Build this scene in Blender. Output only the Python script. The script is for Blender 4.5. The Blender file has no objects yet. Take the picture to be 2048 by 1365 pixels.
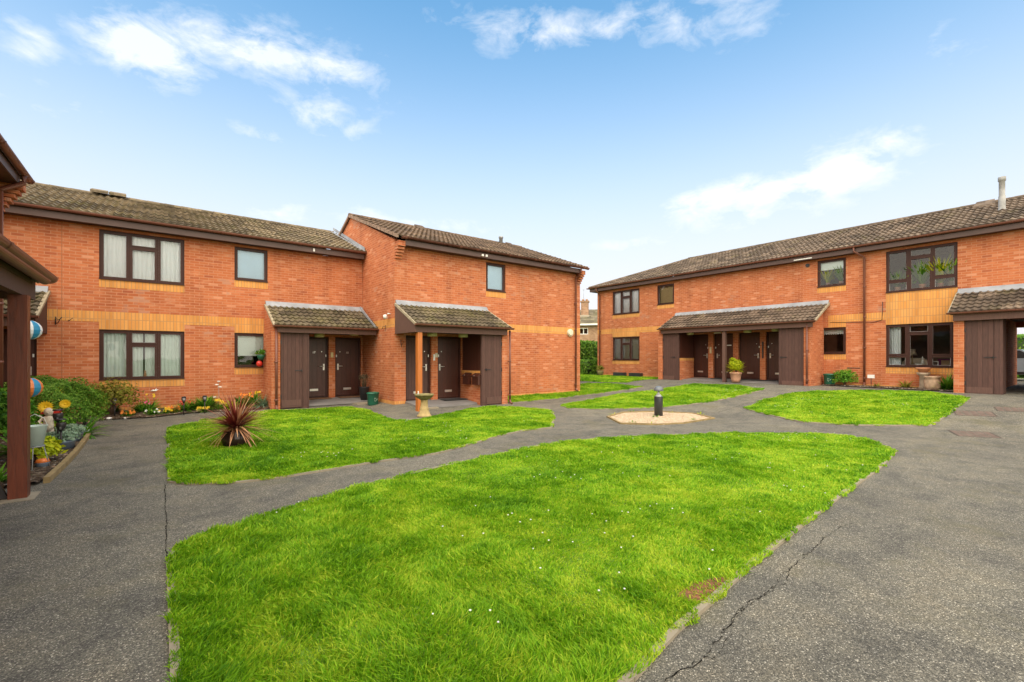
import bpy, math, random
import numpy as np
from mathutils import Vector, geometry
random.seed(7); rng = np.random.default_rng(7)
R = math.radians
sc = bpy.context.scene
COL = sc.collection
# ---------------------------------------------------------------- camera, world, sun, exposure
FPX = 910.0; CAMZ = 1.55; HOR = 714.0
AN = math.atan((2200 - 1024) / FPX); CA, SA = math.cos(AN), math.sin(AN)
cd = bpy.data.cameras.new('camera'); cam = bpy.data.objects.new('camera', cd); COL.objects.link(cam)
cam.location = (0, 0, CAMZ); cam.rotation_euler = (R(90), 0, math.atan2(SA, CA) - R(90))
cd.sensor_width = 36; cd.lens = 36 * FPX / 2048; cd.shift_y = (HOR - 682.5) / 2048
cd.clip_start = 0.05; cd.clip_end = 1500
sc.camera = cam
SUN_EL, SUN_ROT = 52, 221
def ray(px, py):
    t = (px - 1024) / FPX
    return Vector((CA + SA * t, SA - CA * t, (HOR - py) / FPX))
wd = bpy.data.worlds.new('World'); sc.world = wd; wd.use_nodes = True
def world_nodes():
    nt = wd.node_tree; nt.nodes.clear(); N = nt.nodes.new; L = nt.links.new
    out = N('ShaderNodeOutputWorld'); bg = N('ShaderNodeBackground'); bg.inputs[1].default_value = 0.15
    sky = N('ShaderNodeTexSky'); sky.sky_type = 'NISHITA'; sky.sun_disc = False
    sky.sun_elevation = R(SUN_EL); sky.sun_rotation = R(SUN_ROT); sky.air_density = 1.0; sky.dust_density = 0.4; sky.ozone_density = 1.4
    def M(op, a, b=None, c=None):
        n = N('ShaderNodeMath'); n.operation = op
        for i, v in enumerate((a, b, c)):
            if v is None: continue
            if isinstance(v, (int, float)): n.inputs[i].default_value = v
            else: L(v, n.inputs[i])
        return n.outputs[0]
    tc = N('ShaderNodeTexCoord'); sp = N('ShaderNodeSeparateXYZ'); L(tc.outputs['Generated'], sp.inputs[0])
    # cloud coordinates: azimuth / elevation of the view direction, pushed about by noise
    n1 = N('ShaderNodeTexNoise'); n1.inputs['Scale'].default_value = 3.2; n1.inputs['Detail'].default_value = 9; n1.inputs['Roughness'].default_value = .62
    mp = N('ShaderNodeMapping'); mp.inputs['Scale'].default_value = (1, 1, 2.0); L(tc.outputs['Generated'], mp.inputs[0]); L(mp.outputs[0], n1.inputs['Vector'])
    n2 = N('ShaderNodeTexNoise'); n2.inputs['Scale'].default_value = 13; n2.inputs['Detail'].default_value = 12; n2.inputs['Roughness'].default_value = .62; n2.inputs['Distortion'].default_value = .35
    L(mp.outputs[0], n2.inputs['Vector'])
    s1 = N('ShaderNodeSeparateColor'); L(n1.outputs['Color'], s1.inputs[0])
    az = M('ARCTAN2', sp.outputs[1], sp.outputs[0]); el = M('ARCSINE', sp.outputs[2])
    az = M('ADD', az, M('MULTIPLY', M('SUBTRACT', s1.outputs[0], .5), .16))
    el = M('ADD', el, M('MULTIPLY', M('SUBTRACT', s1.outputs[1], .5), .12))
    blobs = [(260, 100, 120, 70, .8), (330, 135, 110, 45, 1.0), (395, 60, 90, 40, .5), (540, 100, 110, 45, .7), (640, 150, 130, 50, .7), (655, 255, 70, 35, .7),
             (545, 285, 60, 18, .5), (20, 95, 60, 35, .55), (20, 185, 50, 30, .3), (140, 225, 60, 20, .3), (1000, 50, 180, 45, .45), (1230, 45, 200, 50, .5),
             (1430, 55, 160, 55, .35), (1450, 415, 100, 32, 1.5), (1600, 365, 150, 35, .85), (1690, 330, 110, 50, .85), (1760, 290, 80, 25, .5), (1900, 85, 60, 40, .4),
             (820, 450, 140, 16, .6), (550, 425, 70, 14, .45), (1560, 440, 160, 20, .4), (1270, 490, 90, 14, .4)]
    tot = None
    for (px, py, rx, ry, st) in blobs:
        d = ray(px, py).normalized(); a0 = math.atan2(d.y, d.x); e0 = math.asin(d.z)
        d2 = ray(px + rx, py).normalized(); ra = abs(math.atan2(d2.y, d2.x) - a0); d3 = ray(px, py - ry).normalized(); re = abs(math.asin(d3.z) - e0)
        u = M('DIVIDE', M('SUBTRACT', az, a0), ra); v = M('DIVIDE', M('SUBTRACT', el, e0), re)
        g = M('MULTIPLY', M('EXPONENT', M('MULTIPLY', M('ADD', M('MULTIPLY', u, u), M('MULTIPLY', v, v)), -1.0)), st)
        tot = g if tot is None else M('ADD', tot, g)
    nf = M('ADD', M('MULTIPLY', M('SUBTRACT', n2.outputs[0], .5), 3.0), M('MULTIPLY', M('SUBTRACT', s1.outputs[2], .5), .9))
    bulk = M('MULTIPLY', M('SUBTRACT', M('ADD', M('MULTIPLY', tot, .72), M('MULTIPLY', nf, M('MINIMUM', M('ADD', tot, .22), 1.0))), .14), 1.0)
    cr = N('ShaderNodeClamp'); cr.inputs[2].default_value = .70; L(bulk, cr.inputs[0])
    # thin haze towards the horizon
    hz = M('EXPONENT', M('MULTIPLY', M('POWER', M('DIVIDE', M('MAXIMUM', sp.outputs[2], 0.0), .43), 2.6), -1.0))
    hz = M('MULTIPLY', hz, 1.0)
    tint = N('ShaderNodeMix'); tint.data_type = 'RGBA'; tint.blend_type = 'MULTIPLY'; tint.inputs[0].default_value = 1; tint.inputs[7].default_value = SKYTINT
    L(sky.outputs[0], tint.inputs[6])
    m1 = N('ShaderNodeMix'); m1.data_type = 'RGBA'; m1.inputs[7].default_value = HAZECOL
    L(hz, m1.inputs[0]); L(tint.outputs[2], m1.inputs[6])
    m2 = N('ShaderNodeMix'); m2.data_type = 'RGBA'; m2.inputs[7].default_value = CLOUDCOL
    L(cr.outputs[0], m2.inputs[0]); L(m1.outputs[2], m2.inputs[6])
    # added warm glow in the unseen sky overhead and behind, to brighten the scene
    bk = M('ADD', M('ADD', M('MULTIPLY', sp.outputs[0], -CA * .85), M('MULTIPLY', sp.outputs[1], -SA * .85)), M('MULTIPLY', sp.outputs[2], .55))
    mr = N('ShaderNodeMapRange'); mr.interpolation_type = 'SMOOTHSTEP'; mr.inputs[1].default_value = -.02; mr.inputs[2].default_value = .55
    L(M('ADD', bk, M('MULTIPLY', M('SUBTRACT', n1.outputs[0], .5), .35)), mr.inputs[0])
    m3 = N('ShaderNodeMix'); m3.data_type = 'RGBA'; m3.inputs[7].default_value = FILLCOL
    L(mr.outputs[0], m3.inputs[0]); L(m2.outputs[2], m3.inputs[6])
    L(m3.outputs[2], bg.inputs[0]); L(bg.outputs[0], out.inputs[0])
SKYTINT = (.80, 1.68, 1.80, 1); FILLCOL = (18.5, 16.7, 14.2, 1); HAZECOL = (6.0, 5.85, 6.05, 1); CLOUDCOL = (7.4, 7.4, 7.5, 1)
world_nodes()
sl = bpy.data.lights.new('sun', 'SUN'); sun = bpy.data.objects.new('sun', sl); COL.objects.link(sun)
sl.energy = 1.5; sl.angle = R(26); sl.color = (1, .90, .76)
sd = Vector((math.sin(R(SUN_ROT)) * math.cos(R(SUN_EL)), math.cos(R(SUN_ROT)) * math.cos(R(SUN_EL)), math.sin(R(SUN_EL))))
sun.rotation_euler = sd.to_track_quat('Z', 'Y').to_euler()
sc.view_settings.view_transform = 'Standard'; sc.view_settings.look = 'None'; sc.view_settings.exposure = 0.13; sc.view_settings.gamma = 1
sc.render.engine = 'CYCLES'; sc.cycles.max_bounces = 6; sc.cycles.transparent_max_bounces = 12
# ---------------------------------------------------------------- ground height
def sm(t): t = min(max(t, 0), 1); return t * t * (3 - 2 * t)
def gz(x, y):
    ramp = .47 * sm((x - 11.5) / 7.0)
    k = sm((x - 5.2) / .6)
    rise = .1 * (sm((y - 14.4) / 1.4) * (1 - k) + sm((y - 11.7) / 1.4) * k)
    return max(ramp, rise)
def G(px, py):
    d = ray(px, py); z = 0
    for _ in range(30):
        k = (z - CAMZ) / d.z; z = .5 * z + .5 * gz(k * d.x, k * d.y)
    k = (z - CAMZ) / d.z
    return Vector((k * d.x, k * d.y, gz(k * d.x, k * d.y)))
# ---------------------------------------------------------------- materials
MATS = {}
def newmat(name):
    m = bpy.data.materials.new(name); m.use_nodes = True; MATS[name] = m
    nt = m.node_tree; b = nt.nodes['Principled BSDF']
    return m, nt, b
def plain(name, col, rough=.6, metal=0, vary=.18, scale=6, bump=0, spec=.5, bscale=None, trans=0):
    m, nt, b = newmat(name); N = nt.nodes.new; L = nt.links.new
    b.inputs['Roughness'].default_value = rough; b.inputs['Metallic'].default_value = metal; b.inputs['Specular IOR Level'].default_value = spec
    tc = N('ShaderNodeTexCoord'); n = N('ShaderNodeTexNoise'); n.inputs['Scale'].default_value = scale; n.inputs['Detail'].default_value = 5
    L(tc.outputs['Object'], n.inputs['Vector'])
    r = N('ShaderNodeValToRGB'); c = np.array(col[:3])
    r.color_ramp.elements[0].position = .3; r.color_ramp.elements[1].position = .7
    r.color_ramp.elements[0].color = (*(c * (1 - vary)), 1); r.color_ramp.elements[1].color = (*(np.minimum(c * (1 + vary), 1)), 1)
    L(n.outputs[0], r.inputs[0]); L(r.outputs[0], b.inputs['Base Color'])
    if bump:
        n2 = N('ShaderNodeTexNoise'); n2.inputs['Scale'].default_value = bscale or scale * 6; n2.inputs['Detail'].default_value = 4; L(tc.outputs['Object'], n2.inputs['Vector'])
        bp = N('ShaderNodeBump'); bp.inputs['Strength'].default_value = bump; bp.inputs['Distance'].default_value = .01
        L(n2.outputs[0], bp.inputs['Height']); L(bp.outputs[0], b.inputs['Normal'])
    if trans:
        tr = N('ShaderNodeBsdfTranslucent'); L(r.outputs[0], tr.inputs[0]); mx = N('ShaderNodeMixShader'); mx.inputs[0].default_value = trans
        L(b.outputs[0], mx.inputs[1]); L(tr.outputs[0], mx.inputs[2]); L(mx.outputs[0], nt.nodes['Material Output'].inputs[0])
    return m
def ramp(N, stops, interp='LINEAR'):
    r = N('ShaderNodeValToRGB'); cr = r.color_ramp; cr.interpolation = interp
    while len(cr.elements) > 1: cr.elements.remove(cr.elements[-1])
    cr.elements[0].position = stops[0][0]; cr.elements[0].color = (*stops[0][1], 1)
    for p, c in stops[1:]:
        e = cr.elements.new(p); e.color = (*c, 1)
    return r
def brickmat(name, soldier=False, stops=None, mortar=(.52, .24, .13), pale=.5):
    m, nt, b = newmat(name); N = nt.nodes.new; L = nt.links.new
    uv = N('ShaderNodeTexCoord')
    src = uv.outputs['UV']
    if soldier:
        mp = N('ShaderNodeMapping'); mp.inputs['Rotation'].default_value = (0, 0, R(90)); L(src, mp.inputs[0]); src = mp.outputs[0]
    br = N('ShaderNodeTexBrick'); br.inputs['Scale'].default_value = 1
    br.inputs['Brick Width'].default_value = .27 if soldier else .225; br.inputs['Row Height'].default_value = .075
    br.inputs['Mortar Size'].default_value = .009 if soldier else .0085; br.inputs['Mortar Smooth'].default_value = .3
    br.offset = 0 if soldier else .5; br.inputs['Bias'].default_value = 0
    br.inputs['Color1'].default_value = (0, 0, 0, 1); br.inputs['Color2'].default_value = (1, 1, 1, 1); br.inputs['Mortar'].default_value = (.5, .5, .5, 1)
    L(src, br.inputs['Vector'])
    rp = ramp(N, stops); L(br.outputs['Color'], rp.inputs[0])
    # broad weathering and pale salting
    n = N('ShaderNodeTexNoise'); n.inputs['Scale'].default_value = .7; n.inputs['Detail'].default_value = 6; n.inputs['Roughness'].default_value = .6; L(uv.outputs['UV'], n.inputs['Vector'])
    rv = ramp(N, [(.3, (.82, .80, .80)), (.55, (1, 1, 1)), (.75, (1.0, .97, .93))]); L(n.outputs[0], rv.inputs[0])
    mm = N('ShaderNodeMix'); mm.data_type = 'RGBA'; mm.blend_type = 'MULTIPLY'; mm.inputs[0].default_value = 1
    L(rp.outputs[0], mm.inputs[6]); L(rv.outputs[0], mm.inputs[7])
    n3 = N('ShaderNodeTexNoise'); n3.inputs['Scale'].default_value = 2.1; n3.inputs['Detail'].default_value = 8; n3.inputs['Roughness'].default_value = .72
    mp3 = N('ShaderNodeMapping'); mp3.inputs['Scale'].default_value = (1, 3.5, 1); L(uv.outputs['UV'], mp3.inputs[0]); L(mp3.outputs[0], n3.inputs['Vector'])
    r3 = ramp(N, [(.53, (0, 0, 0)), (.72, (pale,) * 3)]); L(n3.outputs[0], r3.inputs[0])
    m3 = N('ShaderNodeMix'); m3.data_type = 'RGBA'; m3.inputs[7].default_value = (.80, .42, .24, 1) if not soldier else (.85, .50, .2, 1)
    L(r3.outputs[0], m3.inputs[0]); L(mm.outputs[2], m3.inputs[6])
    mo = N('ShaderNodeMix'); mo.data_type = 'RGBA'; mo.inputs[7].default_value = (*mortar, 1)
    # odd greyed bricks in drifts, and faint rain streaks
    n5 = N('ShaderNodeTexNoise'); n5.inputs['Scale'].default_value = .55; n5.inputs['Detail'].default_value = 5; n5.inputs['Roughness'].default_value = .7
    mp5 = N('ShaderNodeMapping'); mp5.inputs['Location'].default_value = (7, 3, 0); L(uv.outputs['UV'], mp5.inputs[0]); L(mp5.outputs[0], n5.inputs['Vector'])
    ga = N('ShaderNodeMath'); ga.operation = 'ADD'; L(n5.outputs[0], ga.inputs[0]); gb = N('ShaderNodeMath'); gb.operation = 'MULTIPLY'; gb.inputs[1].default_value = .22; L(br.outputs['Color'], gb.inputs[0]); L(gb.outputs[0], ga.inputs[1])
    r5 = ramp(N, [(.76, (0, 0, 0)), (.80, (.38,) * 3)]); L(ga.outputs[0], r5.inputs[0])
    m5 = N('ShaderNodeMix'); m5.data_type = 'RGBA'; m5.inputs[7].default_value = (.30, .21, .17, 1) if not soldier else (.6, .33, .12, 1); L(r5.outputs[0], m5.inputs[0]); L(m3.outputs[2], m5.inputs[6])
    n6 = N('ShaderNodeTexNoise'); n6.inputs['Scale'].default_value = 1.0; n6.inputs['Detail'].default_value = 6; mp6 = N('ShaderNodeMapping'); mp6.inputs['Scale'].default_value = (2.6, .22, 1); L(uv.outputs['UV'], mp6.inputs[0]); L(mp6.outputs[0], n6.inputs['Vector'])
    r6 = ramp(N, [(.32, (.80, .78, .78)), (.5, (1, 1, 1)), (.7, (1.06, 1.05, 1.03))]); L(n6.outputs[0], r6.inputs[0])
    m6 = N('ShaderNodeMix'); m6.data_type = 'RGBA'; m6.blend_type = 'MULTIPLY'; m6.inputs[0].default_value = 1; L(m5.outputs[2], m6.inputs[6]); L(r6.outputs[0], m6.inputs[7])
    L(br.outputs['Fac'], mo.inputs[0]); L(m6.outputs[2], mo.inputs[6])
    L(mo.outputs[2], b.inputs['Base Color']); b.inputs['Roughness'].default_value = .88; b.inputs['Specular IOR Level'].default_value = .25
    bp = N('ShaderNodeBump'); bp.inputs['Strength'].default_value = .5; bp.inputs['Distance'].default_value = .006; bp.invert = True
    L(br.outputs['Fac'], bp.inputs['Height']); L(bp.outputs[0], b.inputs['Normal'])
    return m
BR_STOPS = [(0, (.38, .108, .050)), (.10, (.455, .130, .052)), (.5, (.49, .148, .058)), (.88, (.53, .170, .068)), (1, (.62, .27, .15))]
brick = brickmat('red_brick', stops=BR_STOPS)
brick_old = brickmat('low_red_brick', stops=[(0, (.20, .09, .06)), (.10, (.34, .085, .03)), (.4, (.52, .115, .035)), (.75, (.60, .15, .045)), (1, (.66, .24, .09))], mortar=(.62, .42, .26), pale=.25)
buff = brickmat('buff_soldier_brick', True, [(0, (.66, .29, .075)), (.5, (.71, .33, .09)), (1, (.75, .37, .11))], (.47, .25, .11), .10)
farbrick = brickmat('far_house_brick', stops=[(0, (.26, .14, .08)), (1, (.44, .26, .16))], mortar=(.42, .32, .24), pale=.1)
def tilemat(name, base, moss):
    m, nt, b = newmat(name); N = nt.nodes.new; L = nt.links.new
    tc = N('ShaderNodeTexCoord'); uv = tc.outputs['UV']
    br = N('ShaderNodeTexBrick'); br.inputs['Scale'].default_value = 1; br.inputs['Brick Width'].default_value = .38; br.inputs['Row Height'].default_value = .34
    br.inputs['Mortar Size'].default_value = .0; br.offset = .5; br.inputs['Color1'].default_value = (0, 0, 0, 1); br.inputs['Color2'].default_value = (1, 1, 1, 1)
    L(uv, br.inputs['Vector']); c = np.array(base)
    rp = ramp(N, [(0, tuple(c * .6)), (.5, tuple(c)), (1, tuple(c * 1.6))]); L(br.outputs['Color'], rp.inputs[0])
    n = N('ShaderNodeTexNoise'); n.inputs['Scale'].default_value = 9; n.inputs['Detail'].default_value = 8; n.inputs['Roughness'].default_value = .75; L(uv, n.inputs['Vector'])
    rs = ramp(N, [(.33, (.58, .58, .58)), (.55, (1.08, 1.08, 1.06)), (.7, (1.7, 1.65, 1.55))]); L(n.outputs[0], rs.inputs[0])
    mm = N('ShaderNodeMix'); mm.data_type = 'RGBA'; mm.blend_type = 'MULTIPLY'; mm.inputs[0].default_value = 1; L(rp.outputs[0], mm.inputs[6]); L(rs.outputs[0], mm.inputs[7])
    n2 = N('ShaderNodeTexNoise'); n2.inputs['Scale'].default_value = 1.3; n2.inputs['Detail'].default_value = 10; n2.inputs['Roughness'].default_value = .75; L(uv, n2.inputs['Vector'])
    r2 = ramp(N, [(.60 - moss * .22, (0, 0, 0)), (.78 - moss * .12, (.75, .75, .75))]); L(n2.outputs[0], r2.inputs[0])
    m2 = N('ShaderNodeMix'); m2.data_type = 'RGBA'; m2.inputs[7].default_value = (.150, .140, .040, 1); L(r2.outputs[0], m2.inputs[0]); L(mm.outputs[2], m2.inputs[6])
    L(m2.outputs[2], b.inputs['Base Color']); b.inputs['Roughness'].default_value = .85; b.inputs['Specular IOR Level'].default_value = .3
    bp = N('ShaderNodeBump'); bp.inputs['Strength'].default_value = .5; bp.inputs['Distance'].default_value = .01; L(n.outputs[0], bp.inputs['Height']); L(bp.outputs[0], b.inputs['Normal'])
    return m
tile_a = tilemat('mossy_roof_tile', (.150, .118, .078), .42)
tile_b = tilemat('brown_roof_tile', (.120, .082, .056), .12)
tile_d = tilemat('grey_brown_roof_tile', (.125, .095, .072), .22)
tile_p = tilemat('porch_roof_tile', (.105, .085, .058), .58)
def boardmat(name, col, w=.11, rough=.6, groove=.5):
    m, nt, b = newmat(name); N = nt.nodes.new; L = nt.links.new
    tc = N('ShaderNodeTexCoord'); mp = N('ShaderNodeMapping'); mp.inputs['Rotation'].default_value = (0, 0, R(90)); L(tc.outputs['UV'], mp.inputs[0])
    br = N('ShaderNodeTexBrick'); br.inputs['Scale'].default_value = 1; br.inputs['Brick Width'].default_value = 6; br.inputs['Row Height'].default_value = w
    br.inputs['Mortar Size'].default_value = .006; br.inputs['Mortar Smooth'].default_value = .5; br.offset = 0
    c = np.array(col); br.inputs['Color1'].default_value = (*(c * .9), 1); br.inputs['Color2'].default_value = (*(c * 1.12), 1); br.inputs['Mortar'].default_value = (*(c * groove), 1)
    L(mp.outputs[0], br.inputs['Vector'])
    n = N('ShaderNodeTexNoise'); n.inputs['Scale'].default_value = 4; n.inputs['Detail'].default_value = 7
    m2 = N('ShaderNodeMapping'); m2.inputs['Scale'].default_value = (14, 1, 1); L(tc.outputs['UV'], m2.inputs[0]); L(m2.outputs[0], n.inputs['Vector'])
    r = ramp(N, [(.3, (.75, .75, .75)), (.7, (1.2, 1.17, 1.15))]); L(n.outputs[0], r.inputs[0])
    mm = N('ShaderNodeMix'); mm.data_type = 'RGBA'; mm.blend_type = 'MULTIPLY'; mm.inputs[0].default_value = 1; L(br.outputs['Color'], mm.inputs[6]); L(r.outputs[0], mm.inputs[7])
    L(mm.outputs[2], b.inputs['Base Color']); b.inputs['Roughness'].default_value = rough
    bp = N('ShaderNodeBump'); bp.inputs['Strength'].default_value = .6; bp.inputs['Distance'].default_value = .006; bp.invert = True
    L(br.outputs['Fac'], bp.inputs['Height']); L(bp.outputs[0], b.inputs['Normal'])
    return m
board = boardmat('brown_stained_boards', (.088, .042, .033), rough=.75)
doorwood = boardmat('dark_stained_door', (.062, .018, .011), w=.16, rough=.42)
beamwood = boardmat('brown_stained_timber', (.115, .060, .046), w=5, rough=.75)
def postmat(name, a, b_):
    m, nt, b = newmat(name); N = nt.nodes.new; L = nt.links.new
    tc = N('ShaderNodeTexCoord'); mp = N('ShaderNodeMapping'); mp.inputs['Scale'].default_value = (9, 9, .8); L(tc.outputs['Object'], mp.inputs[0])
    n = N('ShaderNodeTexNoise'); n.inputs['Scale'].default_value = 3; n.inputs['Detail'].default_value = 9; n.inputs['Roughness'].default_value = .65; n.inputs['Distortion'].default_value = .6; L(mp.outputs[0], n.inputs['Vector'])
    r = ramp(N, [(.25, a), (.75, b_)]); L(n.outputs[0], r.inputs[0])
    n2 = N('ShaderNodeTexVoronoi'); n2.inputs['Scale'].default_value = 4; L(tc.outputs['Object'], n2.inputs['Vector'])
    r2 = ramp(N, [(.03, (.45, .4, .4)), (.10, (1, 1, 1))]); L(n2.outputs['Distance'], r2.inputs[0])
    mm = N('ShaderNodeMix'); mm.data_type = 'RGBA'; mm.blend_type = 'MULTIPLY'; mm.inputs[0].default_value = 1; L(r.outputs[0], mm.inputs[6]); L(r2.outputs[0], mm.inputs[7])
    L(mm.outputs[2], b.inputs['Base Color']); b.inputs['Roughness'].default_value = .42
    bp = N('ShaderNodeBump'); bp.inputs['Strength'].default_value = .25; bp.inputs['Distance'].default_value = .01; L(n.outputs[0], bp.inputs['Height']); L(bp.outputs[0], b.inputs['Normal'])
    return m
redpost = postmat('red_brown_post', (.055, .013, .006), (.17, .038, .014))
orangepost = postmat('orange_stained_post', (.38, .10, .018), (.58, .19, .035))
frame = plain('brown_window_frame', (.050, .018, .013), .5, vary=.1, spec=.3)
gut = plain('brown_plastic_gutter', (.17, .062, .040), .45, vary=.12, scale=2)
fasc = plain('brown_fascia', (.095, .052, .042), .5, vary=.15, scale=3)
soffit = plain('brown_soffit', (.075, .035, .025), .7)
lead = plain('lead_flashing', (.29, .31, .34), .55, vary=.22, scale=3, bump=.2)
mortarm = plain('mortar', (.34, .29, .20), .9, scale=12, bump=.3)
verge_m = plain('cement_verge', (.26, .18, .13), .9, vary=.3, scale=8, bump=.4)
white = plain('white_plastic', (.75, .75, .72), .4, vary=.05)
cream = plain('cream_shade', (.50, .46, .22), .6, vary=.1)
chrome = plain('brushed_metal', (.62, .60, .56), .3, metal=.6, vary=.05)
black = plain('black_iron', (.022, .020, .022), .45, vary=.2)
darkgrey = plain('charcoal_metal', (.030, .034, .038), .38, vary=.2, scale=3)
greydome = plain('grey_dome', (.12, .14, .16), .35, vary=.15)
blind = plain('white_blind', (.90, .96, 1.0), .8, vary=.03, trans=.04)
net = plain('net_curtain', (.80, .92, .88), .8, vary=.03, trans=.04)
tanblind = plain('tan_blind', (.50, .40, .20), .8, vary=.05)
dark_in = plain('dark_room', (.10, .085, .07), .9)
greenplastic = plain('green_plastic', (.015, .12, .07), .4, vary=.12, scale=4)
terra = plain('terracotta', (.55, .25, .13), .8, vary=.2, scale=9)
terra_p = plain('pale_terracotta', (.58, .33, .21), .8, vary=.2, scale=9)
stone = plain('weathered_stone', (.44, .33, .15), .9, vary=.22, scale=9, bump=.5)
stone_m = plain('mossy_stone', (.20, .17, .07), .9, vary=.35, scale=11, bump=.6)
concrete = plain('concrete', (.27, .235, .17), .9, vary=.15, scale=5, bump=.3)
slab = plain('porch_paving', (.20, .19, .185), .75, vary=.15, scale=2, bump=.15)
purple = plain('purple_fabric', (.09, .01, .07), .8)
creamf = plain('cream_fabric', (.55, .47, .35), .8)
wood = plain('pale_wood', (.42, .30, .17), .7)
bedwood = plain('mossy_edging_timber', (.27, .20, .09), .85, vary=.25, scale=6, bump=.4)
bluegrey = plain('blue_grey_planter', (.13, .17, .22), .5, vary=.15)
mint = plain('mint_bucket', (.50, .62, .57), .35, vary=.05)
blue_b = plain('blue_ball', (.03, .25, .45), .35, vary=.05); pink_b = plain('pink_ball', (.70, .03, .28), .35, vary=.05)
white_b = plain('white_ball', (.75, .78, .8), .35, vary=.03); orange_b = plain('orange_ball', (.75, .20, .04), .35, vary=.05)
red = plain('red_paint', (.50, .03, .02), .35); 
steel = plain('galvanised_flue', (.30, .31, .32), .5, metal=.3, vary=.3, scale=6)
rubber = plain('dark_mat', (.030, .030, .032), .95); coir = plain('brown_mat', (.17, .09, .045), .95, vary=.3, scale=20)
def glassmat():
    m, nt, b = newmat('window_glass'); N = nt.nodes.new; L = nt.links.new
    nt.nodes.remove(b); t = N('ShaderNodeBsdfTransparent'); t.inputs[0].default_value = (.99, 1, 1, 1); g = N('ShaderNodeBsdfGlossy'); g.inputs['Roughness'].default_value = .02
    f = N('ShaderNodeFresnel'); f.inputs[0].default_value = 1.62; mx = N('ShaderNodeMixShader')
    tc = N('ShaderNodeTexCoord'); n = N('ShaderNodeTexNoise'); n.inputs['Scale'].default_value = 1.6; L(tc.outputs['Object'], n.inputs['Vector'])
    bp = N('ShaderNodeBump'); bp.inputs['Strength'].default_value = .06; bp.inputs['Distance'].default_value = .05; L(n.outputs[0], bp.inputs['Height']); L(bp.outputs[0], g.inputs['Normal'])
    L(f.outputs[0], mx.inputs[0]); L(t.outputs[0], mx.inputs[1]); L(g.outputs[0], mx.inputs[2]); L(mx.outputs[0], nt.nodes['Material Output'].inputs[0])
    return m
glass = glassmat()
def groundmat(name, kind):
    m, nt, b = newmat(name); N = nt.nodes.new; L = nt.links.new
    tc = N('ShaderNodeTexCoord'); o = tc.outputs['Object']
    def noise(s, d=6, r=.6):
        n = N('ShaderNodeTexNoise'); n.inputs['Scale'].default_value = s; n.inputs['Detail'].default_value = d; n.inputs['Roughness'].default_value = r; L(o, n.inputs['Vector']); return n.outputs[0]
    def mul(a, c):
        mm = N('ShaderNodeMix'); mm.data_type = 'RGBA'; mm.blend_type = 'MULTIPLY'; mm.inputs[0].default_value = 1; L(a, mm.inputs[6]); L(c, mm.inputs[7]); return mm.outputs[2]
    b.inputs['Roughness'].default_value = .9; b.inputs['Specular IOR Level'].default_value = .3
    v = N('ShaderNodeTexVoronoi')
    if kind == 'tarmac':
        v.inputs['Scale'].default_value = 170; L(o, v.inputs['Vector'])
        sp = N('ShaderNodeSeparateColor'); L(v.outputs['Color'], sp.inputs[0])
        rp = ramp(N, [(0, (.058, .058, .050)), (.35, (.108, .106, .091)), (.7, (.165, .160, .134)), (.94, (.25, .24, .20)), (1, (.55, .53, .46))]); L(sp.outputs[0], rp.inputs[0])
        rb = ramp(N, [(.30, (.66, .66, .67)), (.5, (1, .98, .95)), (.70, (1.28, 1.24, 1.14))]); L(noise(.38, 9, .68), rb.inputs[0])
        c = mul(rp.outputs[0], rb.outputs[0])
        rc = ramp(N, [(.38, (.74, .75, .78)), (.50, (1, 1, 1)), (.66, (1.14, 1.10, 1.04))]); L(noise(2.3, 6, .7), rc.inputs[0]); c = mul(c, rc.outputs[0])
        rd = ramp(N, [(.54, (0, 0, 0)), (.72, (.55, .55, .55))]); L(noise(.9, 8, .7), rd.inputs[0])
        mx = N('ShaderNodeMix'); mx.data_type = 'RGBA'; mx.inputs[7].default_value = (.125, .115, .055, 1); L(rd.outputs[0], mx.inputs[0]); L(c, mx.inputs[6])
        L(mx.outputs[2], b.inputs['Base Color'])
        bp = N('ShaderNodeBump'); bp.inputs['Strength'].default_value = .6; bp.inputs['Distance'].default_value = .006; L(v.outputs['Distance'], bp.inputs['Height']); bp.invert = True; L(bp.outputs[0], b.inputs['Normal'])
    elif kind == 'gravel':
        v.inputs['Scale'].default_value = 38; L(o, v.inputs['Vector']); sp = N('ShaderNodeSeparateColor'); L(v.outputs['Color'], sp.inputs[0])
        rp = ramp(N, [(0, (.16, .11, .07)), (.15, (.40, .29, .18)), (.6, (.54, .41, .27)), (1, (.70, .60, .44))]); L(sp.outputs[0], rp.inputs[0]); L(rp.outputs[0], b.inputs['Base Color'])
        bp = N('ShaderNodeBump'); bp.inputs['Strength'].default_value = 1; bp.inputs['Distance'].default_value = .02; L(v.outputs['Distance'], bp.inputs['Height']); bp.invert = True; L(bp.outputs[0], b.inputs['Normal'])
    elif kind == 'soil':
        v.inputs['Scale'].default_value = 30; L(o, v.inputs['Vector']); sp = N('ShaderNodeSeparateColor'); L(v.outputs['Color'], sp.inputs[0])
        rp = ramp(N, [(0, (.035, .022, .014)), (.7, (.10, .065, .04)), (.93, (.20, .15, .10)), (1, (.5, .45, .38))]); L(sp.outputs[0], rp.inputs[0]); L(rp.outputs[0], b.inputs['Base Color'])
        bp = N('ShaderNodeBump'); bp.inputs['Strength'].default_value = 1; bp.inputs['Distance'].default_value = .03; L(v.outputs['Distance'], bp.inputs['Height']); bp.invert = True; L(bp.outputs[0], b.inputs['Normal'])
    elif kind == 'turf':
        rp = ramp(N, [(.3, (.07, .13, .012)), (.55, (.13, .24, .018)), (.8, (.20, .27, .03))]); L(noise(5, 9, .75), rp.inputs[0]); L(rp.outputs[0], b.inputs['Base Color'])
    return m
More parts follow.
